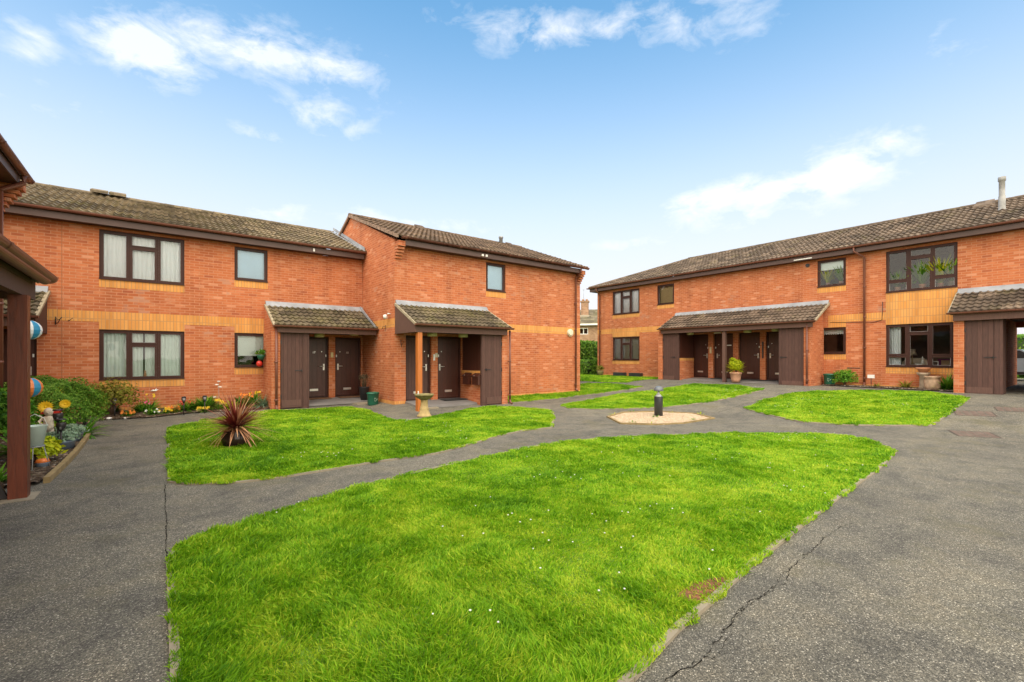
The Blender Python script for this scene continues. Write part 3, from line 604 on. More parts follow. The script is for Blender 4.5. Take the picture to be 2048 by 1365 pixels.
def grass(name, P, label, seed, dmul=1.0, lmul=1.0):
    r = np.random.default_rng(seed); x0, x1 = min(p[0] for p in P), max(p[0] for p in P); y0, y1 = min(p[1] for p in P), max(p[1] for p in P)
    A = (x1 - x0) * (y1 - y0); N = int(A * 15000 * dmul); x = r.uniform(x0, x1, N); y = r.uniform(y0, y1, N)
    d = np.hypot(x, y); keep = r.uniform(0, 1, N) < np.clip((3.2 / np.maximum(d, .5)) ** 1.15, .0, 1)
    f = x * CA + y * SA; l = x * SA - y * CA; keep &= (f > .6) & (np.abs(l) < f * 1.25 + .6)
    x, y = x[keep], y[keep]; k = inpoly(x + (vnoise(x, y, .11, 61) - .5) * .10, y + (vnoise(x, y, .13, 62) - .5) * .10, P); x, y = x[k], y[k]; d = np.hypot(x, y); n = len(x)
    tuft = vnoise(x, y, .42, seed) * .4 + vnoise(x, y, .15, seed + 2) * .35 + vnoise(x, y, .07, seed + 3) * .25
    bare = np.hypot((x - 2.85) / .22, (y - 1.60) / .07) < (.55 + .9 * vnoise(x, y, .06, 77)) if name == 'front' else np.zeros(n, bool)
    keep = ~bare | (r.uniform(0, 1, n) < .2); x, y, d, tuft = x[keep], y[keep], d[keep], tuft[keep]; n = len(x)
    long_ = np.clip(1.5 - np.abs(x - .1) * .7, .0, 1.0) if name in ('front', 'left') else 0
    h = (.014 + .060 * tuft ** 2.0) * r.uniform(.6, 1.35, n) * lmul * (1 + .55 * long_)
    w = (.0018 + .00062 * d) * r.uniform(.7, 1.3, n)
    th = r.uniform(0, 2 * math.pi, n); la = (vnoise(x, y, .9, seed + 9) * 2.4 + vnoise(x, y, .22, seed + 4) * 1.2) * math.pi; lean = r.uniform(.05, .75, n) * h
    lx = np.cos(la) * lean + r.normal(0, .5, n) * h; ly = np.sin(la) * lean + r.normal(0, .5, n) * h
    z = .47 * (lambda t: t * t * (3 - 2 * t))(np.clip((x - 11.5) / 7, 0, 1)); kk = (lambda t: t * t * (3 - 2 * t))(np.clip((x - 5.2) / .6, 0, 1))
    z = np.maximum(z, .1 * ((lambda t: t * t * (3 - 2 * t))(np.clip((y - 14.4) / 1.4, 0, 1)) * (1 - kk) + (lambda t: t * t * (3 - 2 * t))(np.clip((y - 11.7) / 1.4, 0, 1)) * kk)) + .012
    wx, wy = np.cos(th) * w, np.sin(th) * w
    V = np.empty((n, 5, 3)); V[:, 0] = np.stack([x - wx, y - wy, z], 1); V[:, 1] = np.stack([x + wx, y + wy, z], 1)
    V[:, 2] = np.stack([x + wx * .8 + lx * .4, y + wy * .8 + ly * .4, z + h * .62], 1); V[:, 3] = np.stack([x - wx * .8 + lx * .4, y - wy * .8 + ly * .4, z + h * .62], 1)
    V[:, 4] = np.stack([x + lx, y + ly, z + h * .95], 1)
    b = np.arange(n)[:, None] * 5; F = np.concatenate([b + np.array([0, 1, 2]), b + np.array([0, 2, 3]), b + np.array([3, 2, 4])])
    big = vnoise(x, y, 1.5, 21) * .22 + vnoise(x, y, .55, 22) * .28 + vnoise(x, y, .22, 23) * .30 + vnoise(x, y, .10, 24) * .20
    tone = np.clip(.48 - .10 * long_ + (big - .5) * 1.15 - (tuft - .5) * .6 + r.normal(0, .22, n) + (r.uniform(0, 1, n) < .035) * .45, 0, 1)
    o = npmesh('grass', V.reshape(-1, 3), F, grassm, tone=np.repeat(tone, 5)); tag(o, label, 'grass', kind='stuff'); return n
def daisies(P, n, clusters, seed, label):
    r = random.Random(seed); m = MB(); xs_ = [p[0] for p in P]; ys_ = [p[1] for p in P]; cnt = 0; cs = []
    while len(cs) < clusters:
        x, y = r.uniform(min(xs_), max(xs_)), r.uniform(min(ys_), max(ys_))
        if inpoly(np.array([x]), np.array([y]), P)[0]: cs.append((x, y))
    while cnt < n:
        c = r.choice(cs); x, y = c[0] + r.gauss(0, .16), c[1] + r.gauss(0, .16)
        if not inpoly(np.array([x]), np.array([y]), P)[0]: continue
        z = gz(x, y) + .06 + r.uniform(0, .025); q = r.uniform(.007, .011); q *= .8; m.lathe([(.003, -.004), (q, 0), (q * .9, .003)], (x, y, z), 7); cnt += 1
    tag(m.build('daisies', fl['white'], uv=False), label, 'daisies', kind='stuff')
tot = 0
for nm, P, lab, dm, sd_ in (('front', FRONT, 'large foreground lawn of long bright green grass', 1, 11), ('left', LEFT, 'lawn under the spiky red plant in front of the left flats', 1.2, 12),
                       ('right', RIGHT, 'small lawn in front of the window with the large buff brick panel', 1.3, 13), ('mid', MID, 'pointed lawn island behind the gravel bed with the bollard', 1.3, 14),
                       ('strip', STRIP, 'grass strip along the side of the projecting gabled block', 1.3, 15), ('dleft', DLEFT, 'far grass patch below the leftmost windows of the right block', 1.0, 16)):
    o = patch('lawn', P, turf, .008, .4, .012); tot += grass(nm, P, lab, sd_, dm)
print('GRASS BLADES', tot)
daisies(FRONT, 110, 60, 3, 'white daisies scattered over the large foreground lawn'); daisies(LEFT, 60, 14, 4, 'white daisies in the lawn with the spiky red plant')
daisies(MID, 70, 10, 5, 'white daisies on the lawn island behind the bollard'); daisies(RIGHT, 50, 7, 6, 'white daisies on the small lawn at the right')
ccw = lambda P: P if sum(P[i - 1][0] * P[i][1] - P[i][0] * P[i - 1][1] for i in range(len(P))) > 0 else P[::-1]
edging(ccw(FRONT)); edging(ccw(LEFT)); edging(ccw(RIGHT)); edging(ccw(MID)); edging(ccw(STRIP[3:]), closed=False)
bare = [Vector((2.85 + .30 * math.cos(a) * random.uniform(.7, 1.1), 1.60 + .10 * math.sin(a) * random.uniform(.7, 1.1))) for a in np.linspace(0, 6.1, 26)]
patch('bare_earth', bare, plain('red_earth', (.20, .085, .038), .95, vary=.5, scale=30, bump=.5), .016, .1)
gp = ccw(GRAVEL); patch('gravel', gp, gravelm, .006, .3); edging(gp, .05, .035, bedwood)
# loose stones on the gravel bed
def pebbles(P, n, smin, smax, mat, seed, label, lift=.0):
    r = random.Random(seed); m = MB(); c = 0; X = [p[0] for p in P]; Y = [p[1] for p in P]
    while c < n:
        x, y = r.uniform(min(X), max(X)), r.uniform(min(Y), max(Y))
        if not inpoly(np.array([x]), np.array([y]), P)[0]: continue
        q = r.uniform(smin, smax); m.lathe([(q * .5, -q * .1), (q, q * .15), (q * .75, q * .5), (q * .2, q * .62)], (x, y, gz(x, y) + lift), 6, r.uniform(.7, 1.2), r.uniform(.7, 1.2)); c += 1
    tag(m.build('pebbles', mat, uv=False), label, 'stones', kind='stuff')
pebbles(gp, 900, .012, .026, plain('pale_pebble', (.52, .40, .28), .9, vary=.3, scale=8), 8, 'loose pale pebbles on the gravel bed round the bollard')
# tarmac seam, cracks
def ribbon(name, pts, w, jag, mat, seed=1):
    r = random.Random(seed); m = MB(); P = []
    for i in range(len(pts) - 1):
        a, b = Vector(pts[i]), Vector(pts[i + 1]); k = max(2, int((b - a).length / .022)); P += [a + (b - a) * (j / k) for j in range(k)]
    off = 0
    Q = []
    for i, p in enumerate(P):
        t = (P[min(i + 1, len(P) - 1)] - P[max(i - 1, 0)]).normalized(); s = Vector((-t.y, t.x)); off = off * .85 + r.gauss(0, jag); ww = w * r.uniform(.25, 1.6)
        Q.append((p + s * (off - ww), p + s * (off + ww)))
    for (a, b), (c, d) in zip(Q, Q[1:]):
        if r.random() < .22 and jag > .004: continue
        m.face([(a.x, a.y, gz(*a) + .003), (b.x, b.y, gz(*b) + .003), (d.x, d.y, gz(*d) + .003), (c.x, c.y, gz(*c) + .003)])
    return tag(m.build(name, mat), kind='structure')
crackm = plain('crack_dark', (.028, .027, .024), 1, spec=0)
ribbon('tarmac_seam', [(.045, 4.35), (.05, 7.0)], .0035, .0025, crackm)
for k_ in range(3): ribbon('tarmac_crack', [G(1330 + 12 * k_, 1365 - 8 * k_).xy, G(1400 + 9 * k_, 1318).xy, G(1445 + 6 * k_, 1255 + 8 * k_).xy, G(1500 - 4 * k_, 1212).xy, G(1545, 1180 + 6 * k_).xy, G(1590, 1130 + 5 * k_).xy, G(1625, 1098).xy, G(1700, 1045).xy][(0, 0, 1)[k_]:(8, 6, 5)[k_]], (.0026, .0020, .0016)[k_], .0075, crackm, 3 + k_)
ribbon('tarmac_crack', [G(1150, 860).xy, G(1210, 850).xy, G(1300, 857).xy], .006, .006, crackm, 6)
ribbon('tarmac_crack', [G(1380, 822).xy, G(1430, 826).xy, G(1500, 805).xy], .008, .008, crackm, 7)
# porch floors
def slabq(pts, name='porch_floor', th=.06, mat=None):
    m = MB(); T = [Vector(p) for p in pts]; B = [p - Vector((0, 0, th)) for p in T]; m.face(T)
    for i in range(4): j = (i + 1) % 4; m.face([T[j], T[i], B[i], B[j]])
    return tag(m.build(name, mat or slab), kind='structure')
slabq([(3.3, 14.75, .10), (5.63, 14.75, .10), (5.63, 16.05, .18), (3.3, 16.05, .18)])
slabq([(6.0, 12.15, .09), (8.0, 12.15, .09), (8.0, 13.3, .175), (6.0, 13.3, .175)])
slabq([(19.1, 11.85, .50), (19.1, 7.4, .50), (20.35, 7.4, .575), (20.35, 11.85, .575)])
slabq([(-5.5, 14.75, .07), (-2.2, 14.75, .07), (-2.2, 15.95, .12), (-5.5, 15.95, .12)])
# ================================================================ BUILDINGS (x along the front, y into the wall)
def eaves(root, x0, x1, zf=4.83, g=True):
    m = MB(); m.box(x0, x1, -.30, -.275, zf, zf + .17); m.build('fascia', fasc, root)
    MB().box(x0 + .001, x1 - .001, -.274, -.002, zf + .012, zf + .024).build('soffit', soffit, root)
    if g: gutter(root, (x0 - .02, -.37, 5.06), (x1 + .02, -.37, 5.06), .062)
def buffs(root, rects, proud=.004):
    for (a, b, c, d) in rects: MB().box(a, b, -proud, .02, c, d).build('buff_brick_band', buff, root)
def main_roof(root, x0, x1, zr, dr, mat, uL=None, uR=None, back=True, ze=5.06):
    L = math.hypot(dr + .36, zr - ze); vd = (0, (dr + .36) / L, (zr - ze) / L); nr = (0, -vd[2], vd[1])
    t = tiles('roof', mat, root, (0, -.36, ze), (1, 0, 0), vd, nr, L, uL or (lambda v: x0), uR or (lambda v: x1))
    if back:
        xb = x0 if back is True else back
        m = MB(); m.face([(x1, dr, zr), (xb, dr, zr), (x0, 2 * dr + .36, ze), (x1, 2 * dr + .36, ze)]); m.build('roof_back_slope', mat, t)
    return t
def body(root, x0, x1, depth, holes, zr, dr, gables=(True, True), z1=4.84, extra_low=None):
    m = MB(); wall_mesh(m, x0, x1, -.3, z1, 0, .3, holes)
    for xe, s in ((x0, 1), (x1, -1)):
        a, b = (xe, xe + .3 * s); m.box(a, b, .301, depth, -.3, z1)
    m.box(x0, x1, depth, depth + .3, -.3, z1)
    return m.build('wall', brick, root)
# ---- left block (A)
A = thing('flats_building', (0, 15.9, .1), 'long two-storey red brick block at the left with mossy tiled roof', 'building')
aw = [(-1.25, .55, .83, 2.16), (-1.25, .55, 3.47, 4.77), (1.77, 2.66, 1.12, 2.17), (1.77, 2.66, 3.76, 4.77)]
ad = [(3.62, 4.50, .06, 2.12), (4.71, 5.60, .06, 2.12), (-3.4, -2.38, .06, 2.12)]
body(A, -9, 5.64, 6.3, aw + ad, 6.56, 3.3)
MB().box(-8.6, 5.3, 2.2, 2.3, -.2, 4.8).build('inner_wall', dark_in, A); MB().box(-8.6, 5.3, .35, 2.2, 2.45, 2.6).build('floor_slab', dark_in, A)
buffs(A, [(-2.25, 2.85, 2.36, 2.63), (-1.25, .55, 2.162, 2.359), (1.77, 2.66, 2.172, 2.359), (-1.25, .55, .63, .828), (-1.25, .55, 3.27, 3.468), (1.77, 2.66, .92, 1.118), (1.77, 2.66, 3.56, 3.758), (-2.1, 3.4, -.12, .10)])
window(A, *aw[0], 'three', 'net'); window(A, *aw[1], 'three', 'blind'); window(A, *aw[2], 'single', 'roller'); window(A, *aw[3], 'single', 'rollerdown')
door(A, 3.62, 4.50, .14, handle='r', num='17', zb=.07); door(A, 4.71, 5.60, .14, handle='l', num='18', zb=.07); door(A, -3.4, -2.38, .12, handle='r', zb=.07)
eaves(A, -9, 5.60)
ra = main_roof(A, -9, 5.64, 6.50, 3.3, tile_a, uR=lambda v: 5.66)
ridge_caps('ridge_tiles', tile_a, ra, (-9, 3.3, 6.50), (5.6, 3.3, 6.50))
for x in (-1.48, -1.05):
    MB().prism([(x - .21, 2.95, 6.50), (x + .21, 2.95, 6.50), (x + .19, 3.3, 6.63), (x - .19, 3.3, 6.63)], (0, 0, .07)).build('vent_tile', tile_a, ra)
MB().prism([(5.62, -.30, 5.12), (5.62, 3.3, 6.62), (5.62, 3.3, 6.74), (5.62, -.30, 5.24)], (-.02, 0, 0)).build('lead_flashing', lead, ra)
MB().prism([(5.61, -.36, 5.09), (5.61, 3.3, 6.55), (5.61, 3.3, 6.565), (5.61, -.36, 5.105)], (-.14, 0, .02)).build('lead_flashing', lead, ra)
MB().box(-1.948, -1.936, -.002, .01, .1, 4.82).build('movement_joint', plain('joint_sealant', (.30, .12, .05), .8), A)
MB().box(3.92, 3.97, -.34, -.301, 4.86, 4.95).build('floodlight', white, A)
# porch at the inner corner of A
porch_roof(A, 2.60, 5.64, 1.42, 2.36, 3.06, ends=('verge', 'lead'))
MB().box(2.68, 5.60, -1.40, -1.33, 2.16, 2.34).build('porch_beam', beamwood, A)
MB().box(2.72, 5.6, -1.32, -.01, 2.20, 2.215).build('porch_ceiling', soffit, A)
pm = MB(); pm.box(2.54, 2.77, -1.30, -.001, -.2, 2.20); pm.prism([(2.56, -1.28, 2.20), (2.56, -.001, 2.20), (2.56, -.001, 3.0), (2.56, -1.28, 2.38)], (.2, 0, 0)); pm.build('porch_side_wall', brick, A)
boarddoor(A, 2.79, 3.37, -1.27, -.07, 2.158, 'r'); MB().box(3.374, 3.56, -1.29, -1.20, -.1, 2.158).box(3.49, 3.55, -1.19, -.02, -.1, 2.19).build('store_frame', board, A)
downpipe(A, 2.66, -1.36, -.05, 2.30)
lamp(A, 4.0, -.75, 2.2); lamp(A, 5.1, -.75, 2.2, 'flat')
m = MB().box(4.56, 4.64, -.03, -.001, 1.43, 1.60); m.build('entry_phone', plain('cream_plastic', (.6, .52, .25), .5), A)
# corner porch at far left of A
porch_roof(A, -6.0, -2.18, 1.42, 2.36, 3.06, ends=('verge', 'verge'))
MB().box(-6, -2.22, -1.38, -1.32, 2.12, 2.34).build('porch_beam', beamwood, A)
MB().prism([(-2.2, -1.36, 2.02), (-2.2, -.001, 2.02), (-2.2, -.001, 3.0), (-2.2, -1.36, 2.33)], (-.03, 0, 0)).build('porch_side_panel', board, A)
MB().box(-6, -2.24, -1.31, -.01, 2.2, 2.215).build('porch_ceiling', soffit, A)
lamp(A, -2.95, -.8, 2.19)
bk = MB(); bk.tube([(-2.05, 0, 2.45), (-2.05, -.03, 2.25)], .012, 6); bk.tube([(-2.05, -.02, 2.40), (-1.95, -.25, 2.36), (-1.90, -.34, 2.42)], .010, 6); bk.tube([(-2.05, -.02, 2.27), (-1.98, -.16, 2.30), (-1.94, -.28, 2.38)], .008, 6); bk.tube([(-1.82, 0, 2.38), (-1.80, -.12, 2.35), (-1.72, -.2, 2.42)], .007, 6); bk.build('basket_bracket', black, A)
# ---- gabled block (B)
B = thing('flats_building', (0, 13.15, .1), 'projecting two-storey red brick block with a gable, between left block and the gap', 'building')
bw = [(9.03, 9.88, 3.76, 4.77)]; bd = [(6.02, 6.90, .04, 2.12), (7.13, 8.04, .04, 2.12)]
wb = body(B, 5.65, 13.73, 7.7, bw + bd, 6.8, 4.0)
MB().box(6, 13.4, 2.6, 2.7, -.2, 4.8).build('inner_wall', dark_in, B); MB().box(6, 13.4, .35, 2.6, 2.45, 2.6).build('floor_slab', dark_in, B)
ZR, DR = 6.72, 4.0
for x, s in ((5.651, 1), (13.729, -1)):
    g_ = MB(); g_.prism([(x, 0, 4.841), (x, 8, 4.841), (x, 8, 5.02), (x, DR, ZR - .06), (x, 0, 5.02)], (.22 * s, 0, 0)); g_.build('gable_wall', brick, B)
for xa in (5.65, 13.51):
    k = MB(); kneeler(k, xa, xa + .22, 5); k.box(xa, xa + .22, -.30, -.001, 4.861, 4.95); k.build('brick_kneeler', brick, B)
buffs(B, [(9.1, 13.73, 2.36, 2.63), (9.03, 9.88, 3.56, 3.758), (9.1, 13.73, -.12, .08)])
MB().box(5.646, 5.66, -.004, 2.74, 2.36, 2.63).build('buff_brick_band', buff, B)
MB().box(5.645, 5.66, -.005, 2.7, -.12, .09).box(5.651, 6.0, -.005, .01, -.12, .09).build('plinth', buff, B)
window(B, *bw[0], 'single', 'rollerdown'); door(B, 6.02, 6.90, .12, handle='r', zb=.045, leaf=board); door(B, 7.13, 8.04, .12, handle='l', zb=.045)
eaves(B, 5.875, 13.505)
gutter(B, (5.75, -.37, 5.06), (13.8, -.37, 5.06), .062)
rb = main_roof(B, 5.58, 13.80, ZR, DR, tile_b, back=False)
m = MB(); m.face([(13.8, DR, ZR), (5.58, DR, ZR), (5.58, 8.3, 5.0), (13.8, 8.3, 5.0)]); m.face([(5.58, DR, ZR - .05), (13.8, DR, ZR - .05), (13.8, 8.3, 4.95), (5.58, 8.3, 4.95)]); m.build('roof_back_slope', tile_b, rb)
ridge_caps('ridge_tiles', tile_b, rb, (5.57, DR, ZR), (13.8, DR, ZR))
for xv in (5.555, 13.765):
    vm = MB(); n = 14
    for i in range(n):
        v0 = i / n; y0 = -.38 + (DR + .38) * v0; y1 = -.38 + (DR + .38) * (i + 1.06) / n; za = 5.06 + (ZR - 5.06) * v0; zb = 5.06 + (ZR - 5.06) * (i + 1.06) / n
        vm.prism([(xv, y0, za + .055), (xv, y1, zb + .03), (xv, y1, zb - .06), (xv, y0, za - .06)], (.06, 0, 0))
    vm.build('verge', verge_m, rb)
    MB().prism([(xv, DR, ZR + .03), (xv, 8.3, 5.03), (xv, 8.3, 4.94), (xv, DR, ZR - .06)], (.06, 0, 0)).build('verge', verge_m, rb)
MB().prism([(8.18, 3.6, 6.56), (8.62, 3.6, 6.56), (8.58, 4.0, 6.80), (8.22, 4.0, 6.80)], (0, 0, .07)).build('vent_tile', tile_b, rb)
MB().prism([(12.85, 3.6, 6.56), (13.2, 3.6, 6.56), (13.18, 4.0, 6.80), (12.88, 4.0, 6.80)], (0, 0, .06)).build('vent_tile', tile_b, rb)
MB().lathe([(.085, 0), (.085, .30), (.11, .31), (.11, .38), (.06, .40)], (12.47, 3.8, 6.62), 14).build('flue', steel, rb)
for xa in (8.62, 8.78): MB().box(xa, xa + .07, -.36, -.301, 4.86, 4.93).build('floodlight', white, B)
MB().tube([(13.12, -.001, 2.42), (13.12, -.07, 2.42)], .15, 22).tube([(13.12, -.07, 2.42), (13.12, -.10, 2.42)], [.14, .10], 22).build('bulkhead_light', plain('opal_cream', (.72, .66, .5), .4, vary=.04), B)
sl_ = MB(); sl_.tube([(5.645, .30, 2.78), (5.55, .30, 2.78)], .02, 8); sl_.tube([(5.56, .36, 2.70), (5.48, .42, 2.68)], .07, 12); sl_.build('security_light', white, B)
tb = MB(); tb.tube([(5.61, .6, 2.45), (5.60, .6, 2.25)], .007, 6); tb.tube([(5.61, .6, 2.42), (5.60, .78, 2.40), (5.60, .86, 2.33)], .006, 6); tb.build('wire_bracket', black, B)
downpipe(B, 13.42, -.07, .08, 5.0, (13.42, -.37))
# porch of B
porch_roof(B, 5.68, 9.05, 1.42, 2.38, 3.06, ends=('verge', 'verge'))
MB().box(5.70, 8.92, -1.38, -1.31, 2.15, 2.36).build('porch_beam', beamwood, B)
MB().prism([(5.665, -1.38, 2.15), (5.665, -.001, 2.15), (5.665, -.001, 3.03), (5.665, -1.38, 2.36)], (.034, 0, 0)).build('porch_side_panel', beamwood, B)
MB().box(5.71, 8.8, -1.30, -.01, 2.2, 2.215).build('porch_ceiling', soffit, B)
MB().box(5.76, 5.90, -1.36, -1.22, -.1, 2.148).build('porch_post', orangepost, B)
pm = MB(); pm.box(8.80, 9.03, -1.26, -.001, -.2, 2.148); pm.prism([(8.81, -1.25, 2.15), (8.81, -.001, 2.15), (8.81, -.001, 3.0), (8.81, -1.25, 2.40)], (.2, 0, 0)); pm.build('porch_side_wall', brick, B)
MB().box(8.03, 8.14, -1.16, -.001, -.2, .98).build('low_brick_wall', brick, B); MB().box(8.025, 8.145, -1.165, -.0015, .90, 1.0).build('wall_capping', buff, B)
MB().box(8.06, 8.12, -1.16, -.001, 1.001, 2.19).build('store_side_panel', doorwood, B)
boarddoor(B, 8.16, 8.785, -1.24, -.08, 2.148, 'l'); MB().box(8.0, 8.157, -1.25, -1.17, -.12, 2.148).build('store_frame', board, B)
downpipe(B, 9.06, -1.33, -.05, 2.30)
lamp(B, 6.55, -.72, 2.2); lamp(B, 7.65, -.72, 2.2)
for y in (-1.02, -.45):
    b_ = MB(); b_.prism([(7.90, y - .17, .62), (7.90, y + .17, .62), (7.90, y + .17, .86), (8.02, y + .17, .93), (8.02, y - .17, .93), (7.90, y - .17, .86)][:4] + [], (0, 0, .0001)) if False else b_.box(7.90, 8.024, y - .17, y + .17, .56, .84); b_.prism([(7.875, y - .19, .80), (8.024, y - .19, .90), (8.024, y - .19, .93), (7.875, y - .19, .83)], (0, .38, 0))
    L_ = b_.build('letter_box', doorwood, B); MB().tube([(7.874, y, .85), (7.86, y, .85)], .015, 8).build('lock', chrome, L_)
ep = MB(); ep.box(6.96, 7.02, -.03, -.001, 1.33, 1.53); ep.build('entry_phone', white, B); MB().box(7.03, 7.11, -.035, -.001, 1.43, 1.57).build('key_safe', plain('cream_key_safe', (.55, .5, .36), .5), B)
kb = MB(); kb.tube([(5.85, -.01, 1.98), (5.85, -.05, 1.75)], .008, 6); kb.tube([(5.85, -.03, 1.95), (5.85, -.25, 1.93), (5.85, -.05, 1.80)], .006, 6); kb.build('wire_bracket', black, B)
# ---- right block (D): local x = -world Y
D = thing('flats_building', (20.2, 0, .49), 'long two-storey red brick block at the right with a hipped tiled roof and archway', 'building', rz=R(-90))
dw = [(-4.61, -2.79, 3.29, 4.75), (-4.61, -2.88, .70, 2.18), (-6.72, -5.79, 3.73, 4.77), (-6.70, -5.79, 1.16, 2.17), (-16.84, -15.01, 3.40, 4.72), (-16.84, -15.01, .86, 2.15), (-13.92, -12.95, 3.70, 4.72)]
dd_ = [(-12.09, -11.17, .08, 2.12), (-10.93, -10.01, .08, 2.12), (-9.78, -8.86, .08, 2.12), (-8.63, -7.72, .08, 2.12)]
arch = [(-2.0, -.4, -.3, 2.2)]
m = MB(); wall_mesh(m, -17.95, 7, -.3, 4.84, 0, .3, dw + dd_ + arch); m.box(-17.95, -17.65, .301, 6.2, -.3, 4.84); m.box(6.7, 7, .301, 6.2, -.3, 4.84)
m.box(-17.95, -2.0, 6.2, 6.5, -.3, 4.84); m.box(-.4, 7, 6.2, 6.5, -.3, 4.84); m.box(-2.0, -.4, 6.2, 6.5, 2.2, 4.84)
m.box(-2.22, -2.001, .301, 6.199, -.3, 2.4); m.box(-.399, -.18, .301, 6.199, -.3, 2.4); m.build('wall', brick, D)
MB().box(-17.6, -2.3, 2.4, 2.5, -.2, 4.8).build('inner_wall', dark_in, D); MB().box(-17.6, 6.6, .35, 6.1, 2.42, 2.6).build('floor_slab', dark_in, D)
buffs(D, [(-17.95, -12.86, 2.36, 2.63), (-6.35, -4.611, 2.36, 2.63), (-16.84, -15.01, 2.152, 2.359), (-16.84, -15.01, .66, .858), (-16.84, -15.01, 3.20, 3.398), (-13.92, -12.95, 3.50, 3.698), (-6.72, -5.79, 3.53, 3.728),
          (-6.35, -5.79, 2.172, 2.359), (-6.70, -5.79, .96, 1.158), (-4.61, -2.79, 2.182, 3.288), (-4.61, -2.71, .48, .698), (-17.95, -12.95, -.12, .08), (-6.3, -2.71, -.12, .06), (-2.789, -2.6, 2.182, 2.63)])
window(D, *dw[0], 'threelow', None); window(D, *dw[1], 'threelow', 'drape'); window(D, *dw[2], 'single', 'halfblind'); window(D, *dw[3], 'single', 'valance')
window(D, *dw[4], 'three', 'blind'); window(D, *dw[5], 'three', 'slat'); window(D, *dw[6], 'single', 'tan')
for q, h_ in zip(dd_, ('r', 'l', 'r', 'l')): door(D, q[0], q[1], .14, handle=h_, zb=.085)
eaves(D, -18.28, 7.2)
MB().box(-18.28, -18.255, -.274, 6.4, 4.83, 5.0).build('fascia', fasc, D); MB().box(-18.254, -17.951, -.274, 6.4, 4.842, 4.854).build('soffit', soffit, D)
gutter(D, (-18.35, 6.5, 5.06), (-18.35, -.42, 5.06), .062)
ZRD, DRD = 6.45, 2.9; LD = math.hypot(DRD + .36, ZRD - 5.06)
rd_ = main_roof(D, -18.3, 7.2, ZRD, DRD, tile_d, uL=lambda v: -18.31 + 4.42 * v / LD, uR=lambda v: 7.2, back=-13.9)
hl = math.hypot(4.42, ZRD - 5.06)
tiles('hip_slope', tile_d, rd_, (-18.31, 0, 5.06), (0, -1, 0), (4.42 / hl, 0, (ZRD - 5.06) / hl), (-(ZRD - 5.06) / hl, 0, 4.42 / hl), hl, lambda v: -6.16 + 3.26 * v / hl, lambda v: .36 - 3.26 * v / hl)
ridge_caps('ridge_tiles', tile_d, rd_, (-13.9, DRD, ZRD), (7.2, DRD, ZRD)); ridge_caps('hip_tiles', tile_d, rd_, (-18.3, -.34, 5.08), (-13.9, DRD, ZRD), .09)
MB().prism([(-2.75, 2.5, 6.28), (-2.2, 2.5, 6.28), (-2.25, 2.9, 6.52), (-2.7, 2.9, 6.52)], (0, 0, .07)).build('vent_tile', tile_d, rd_)
ff = MB(); ff.lathe([(.13, 0), (.12, .03), (.085, .10), (.085, .50), (.075, .51), (.075, .98), (.095, .99), (.095, 1.12), (.05, 1.13)], (-1.95, 1.45, 5.78), 18); ff.build('flue', plain('weathered_flue', (.30, .30, .29), .6, vary=.35, scale=5), rd_)
downpipe(D, -17.72, -.07, .08, 5.0, (-17.72, -.37)); downpipe(D, -5.21, -.07, .04, 5.0, (-5.45, -.37))
MB().box(-7.43, -6.8, -.33, -.301, 4.86, 4.90).build('vent_strip', white, D); MB().tube([(-7.05, -.001, 4.66), (-7.05, -.05, 4.66)], .07, 14).build('wall_vent', black, D)
MB().box(-12.6, -12.42, -.006, -.001, 4.58, 4.70).build('wall_vent', brick, D)
cb = MB(); cb.tube([(-5.0, -.012, 2.30), (-4.9, -.012, 2.31), (-4.72, -.012, 2.36), (-4.70, -.012, 2.6), (-4.70, -.012, 3.0)], .009, 6); cb.tube([(-6.3, -.012, 2.37), (-5.0, -.012, 2.30)], .007, 6); cb.build('cable', black, D)
MB().box(-5.75, -5.35, -.008, -.001, .63, .66).build('air_brick', black, D)
# long porch of D
porch_roof(D, -12.85, -6.33, 1.42, 2.38, 3.10, mat=tilemat('dry_porch_tile', (.120, .090, .068), .2), ends=('verge', 'verge'))
MB().box(-12.75, -6.42, -1.40, -1.33, 2.15, 2.36).build('porch_beam', beamwood, D)
MB().box(-12.7, -6.75, -1.32, -.01, 2.2, 2.215).build('porch_ceiling', soffit, D)
for (a, b) in ((-12.97, -12.74), (-6.73, -6.50)):
    pm = MB(); pm.box(a, b, -1.30, -.001, -.2, 2.148); pm.prism([(a + .01, -1.25, 2.15), (a + .01, -.001, 2.15), (a + .01, -.001, 3.02), (a + .01, -1.25, 2.40)], (.2, 0, 0)); pm.build('porch_side_wall', brick, D)
boarddoor(D, -12.72, -12.10, -1.27, -.07, 2.148, 'r'); MB().box(-12.097, -11.89, -1.28, -1.2, -.1, 2.148).build('store_frame', board, D)
MB().box(-12.0, -11.89, -1.19, -.001, -.2, .98).build('low_brick_wall', brick, D); MB().box(-12.005, -11.885, -1.192, -.0015, .88, 1.0).build('wall_capping', buff, D); MB().box(-11.98, -11.91, -1.19, -.001, 1.001, 2.19).build('store_side_panel', doorwood, D)
boarddoor(D, -7.52, -6.75, -1.27, -.10, 2.148, 'l'); MB().box(-7.60, -7.523, -1.28, -.02, -.1, 2.148).build('store_frame', board, D)
MB().box(-9.81, -9.68, -1.33, -1.20, -.1, 2.148).build('porch_post', beamwood, D)
downpipe(D, -6.60, -1.37, -.05, 2.3)
lamp(D, -11.6, -.8, 2.2); lamp(D, -9.1, -.6, 2.2); lamp(D, -7.9, -.8, 2.2)
MB().box(-10.6, -10.3, -.55, -.48, 2.10, 2.14).build('strip_light', white, D)
MB().box(-11.09, -11.0, -.03, -.001, 1.22, 1.52).build('entry_phone', plain('cream_phone', (.6, .5, .3), .5), D)
MB().box(-8.76, -8.71, -.04, -.001, 1.0, 1.7).build('wall_rail', black, D)
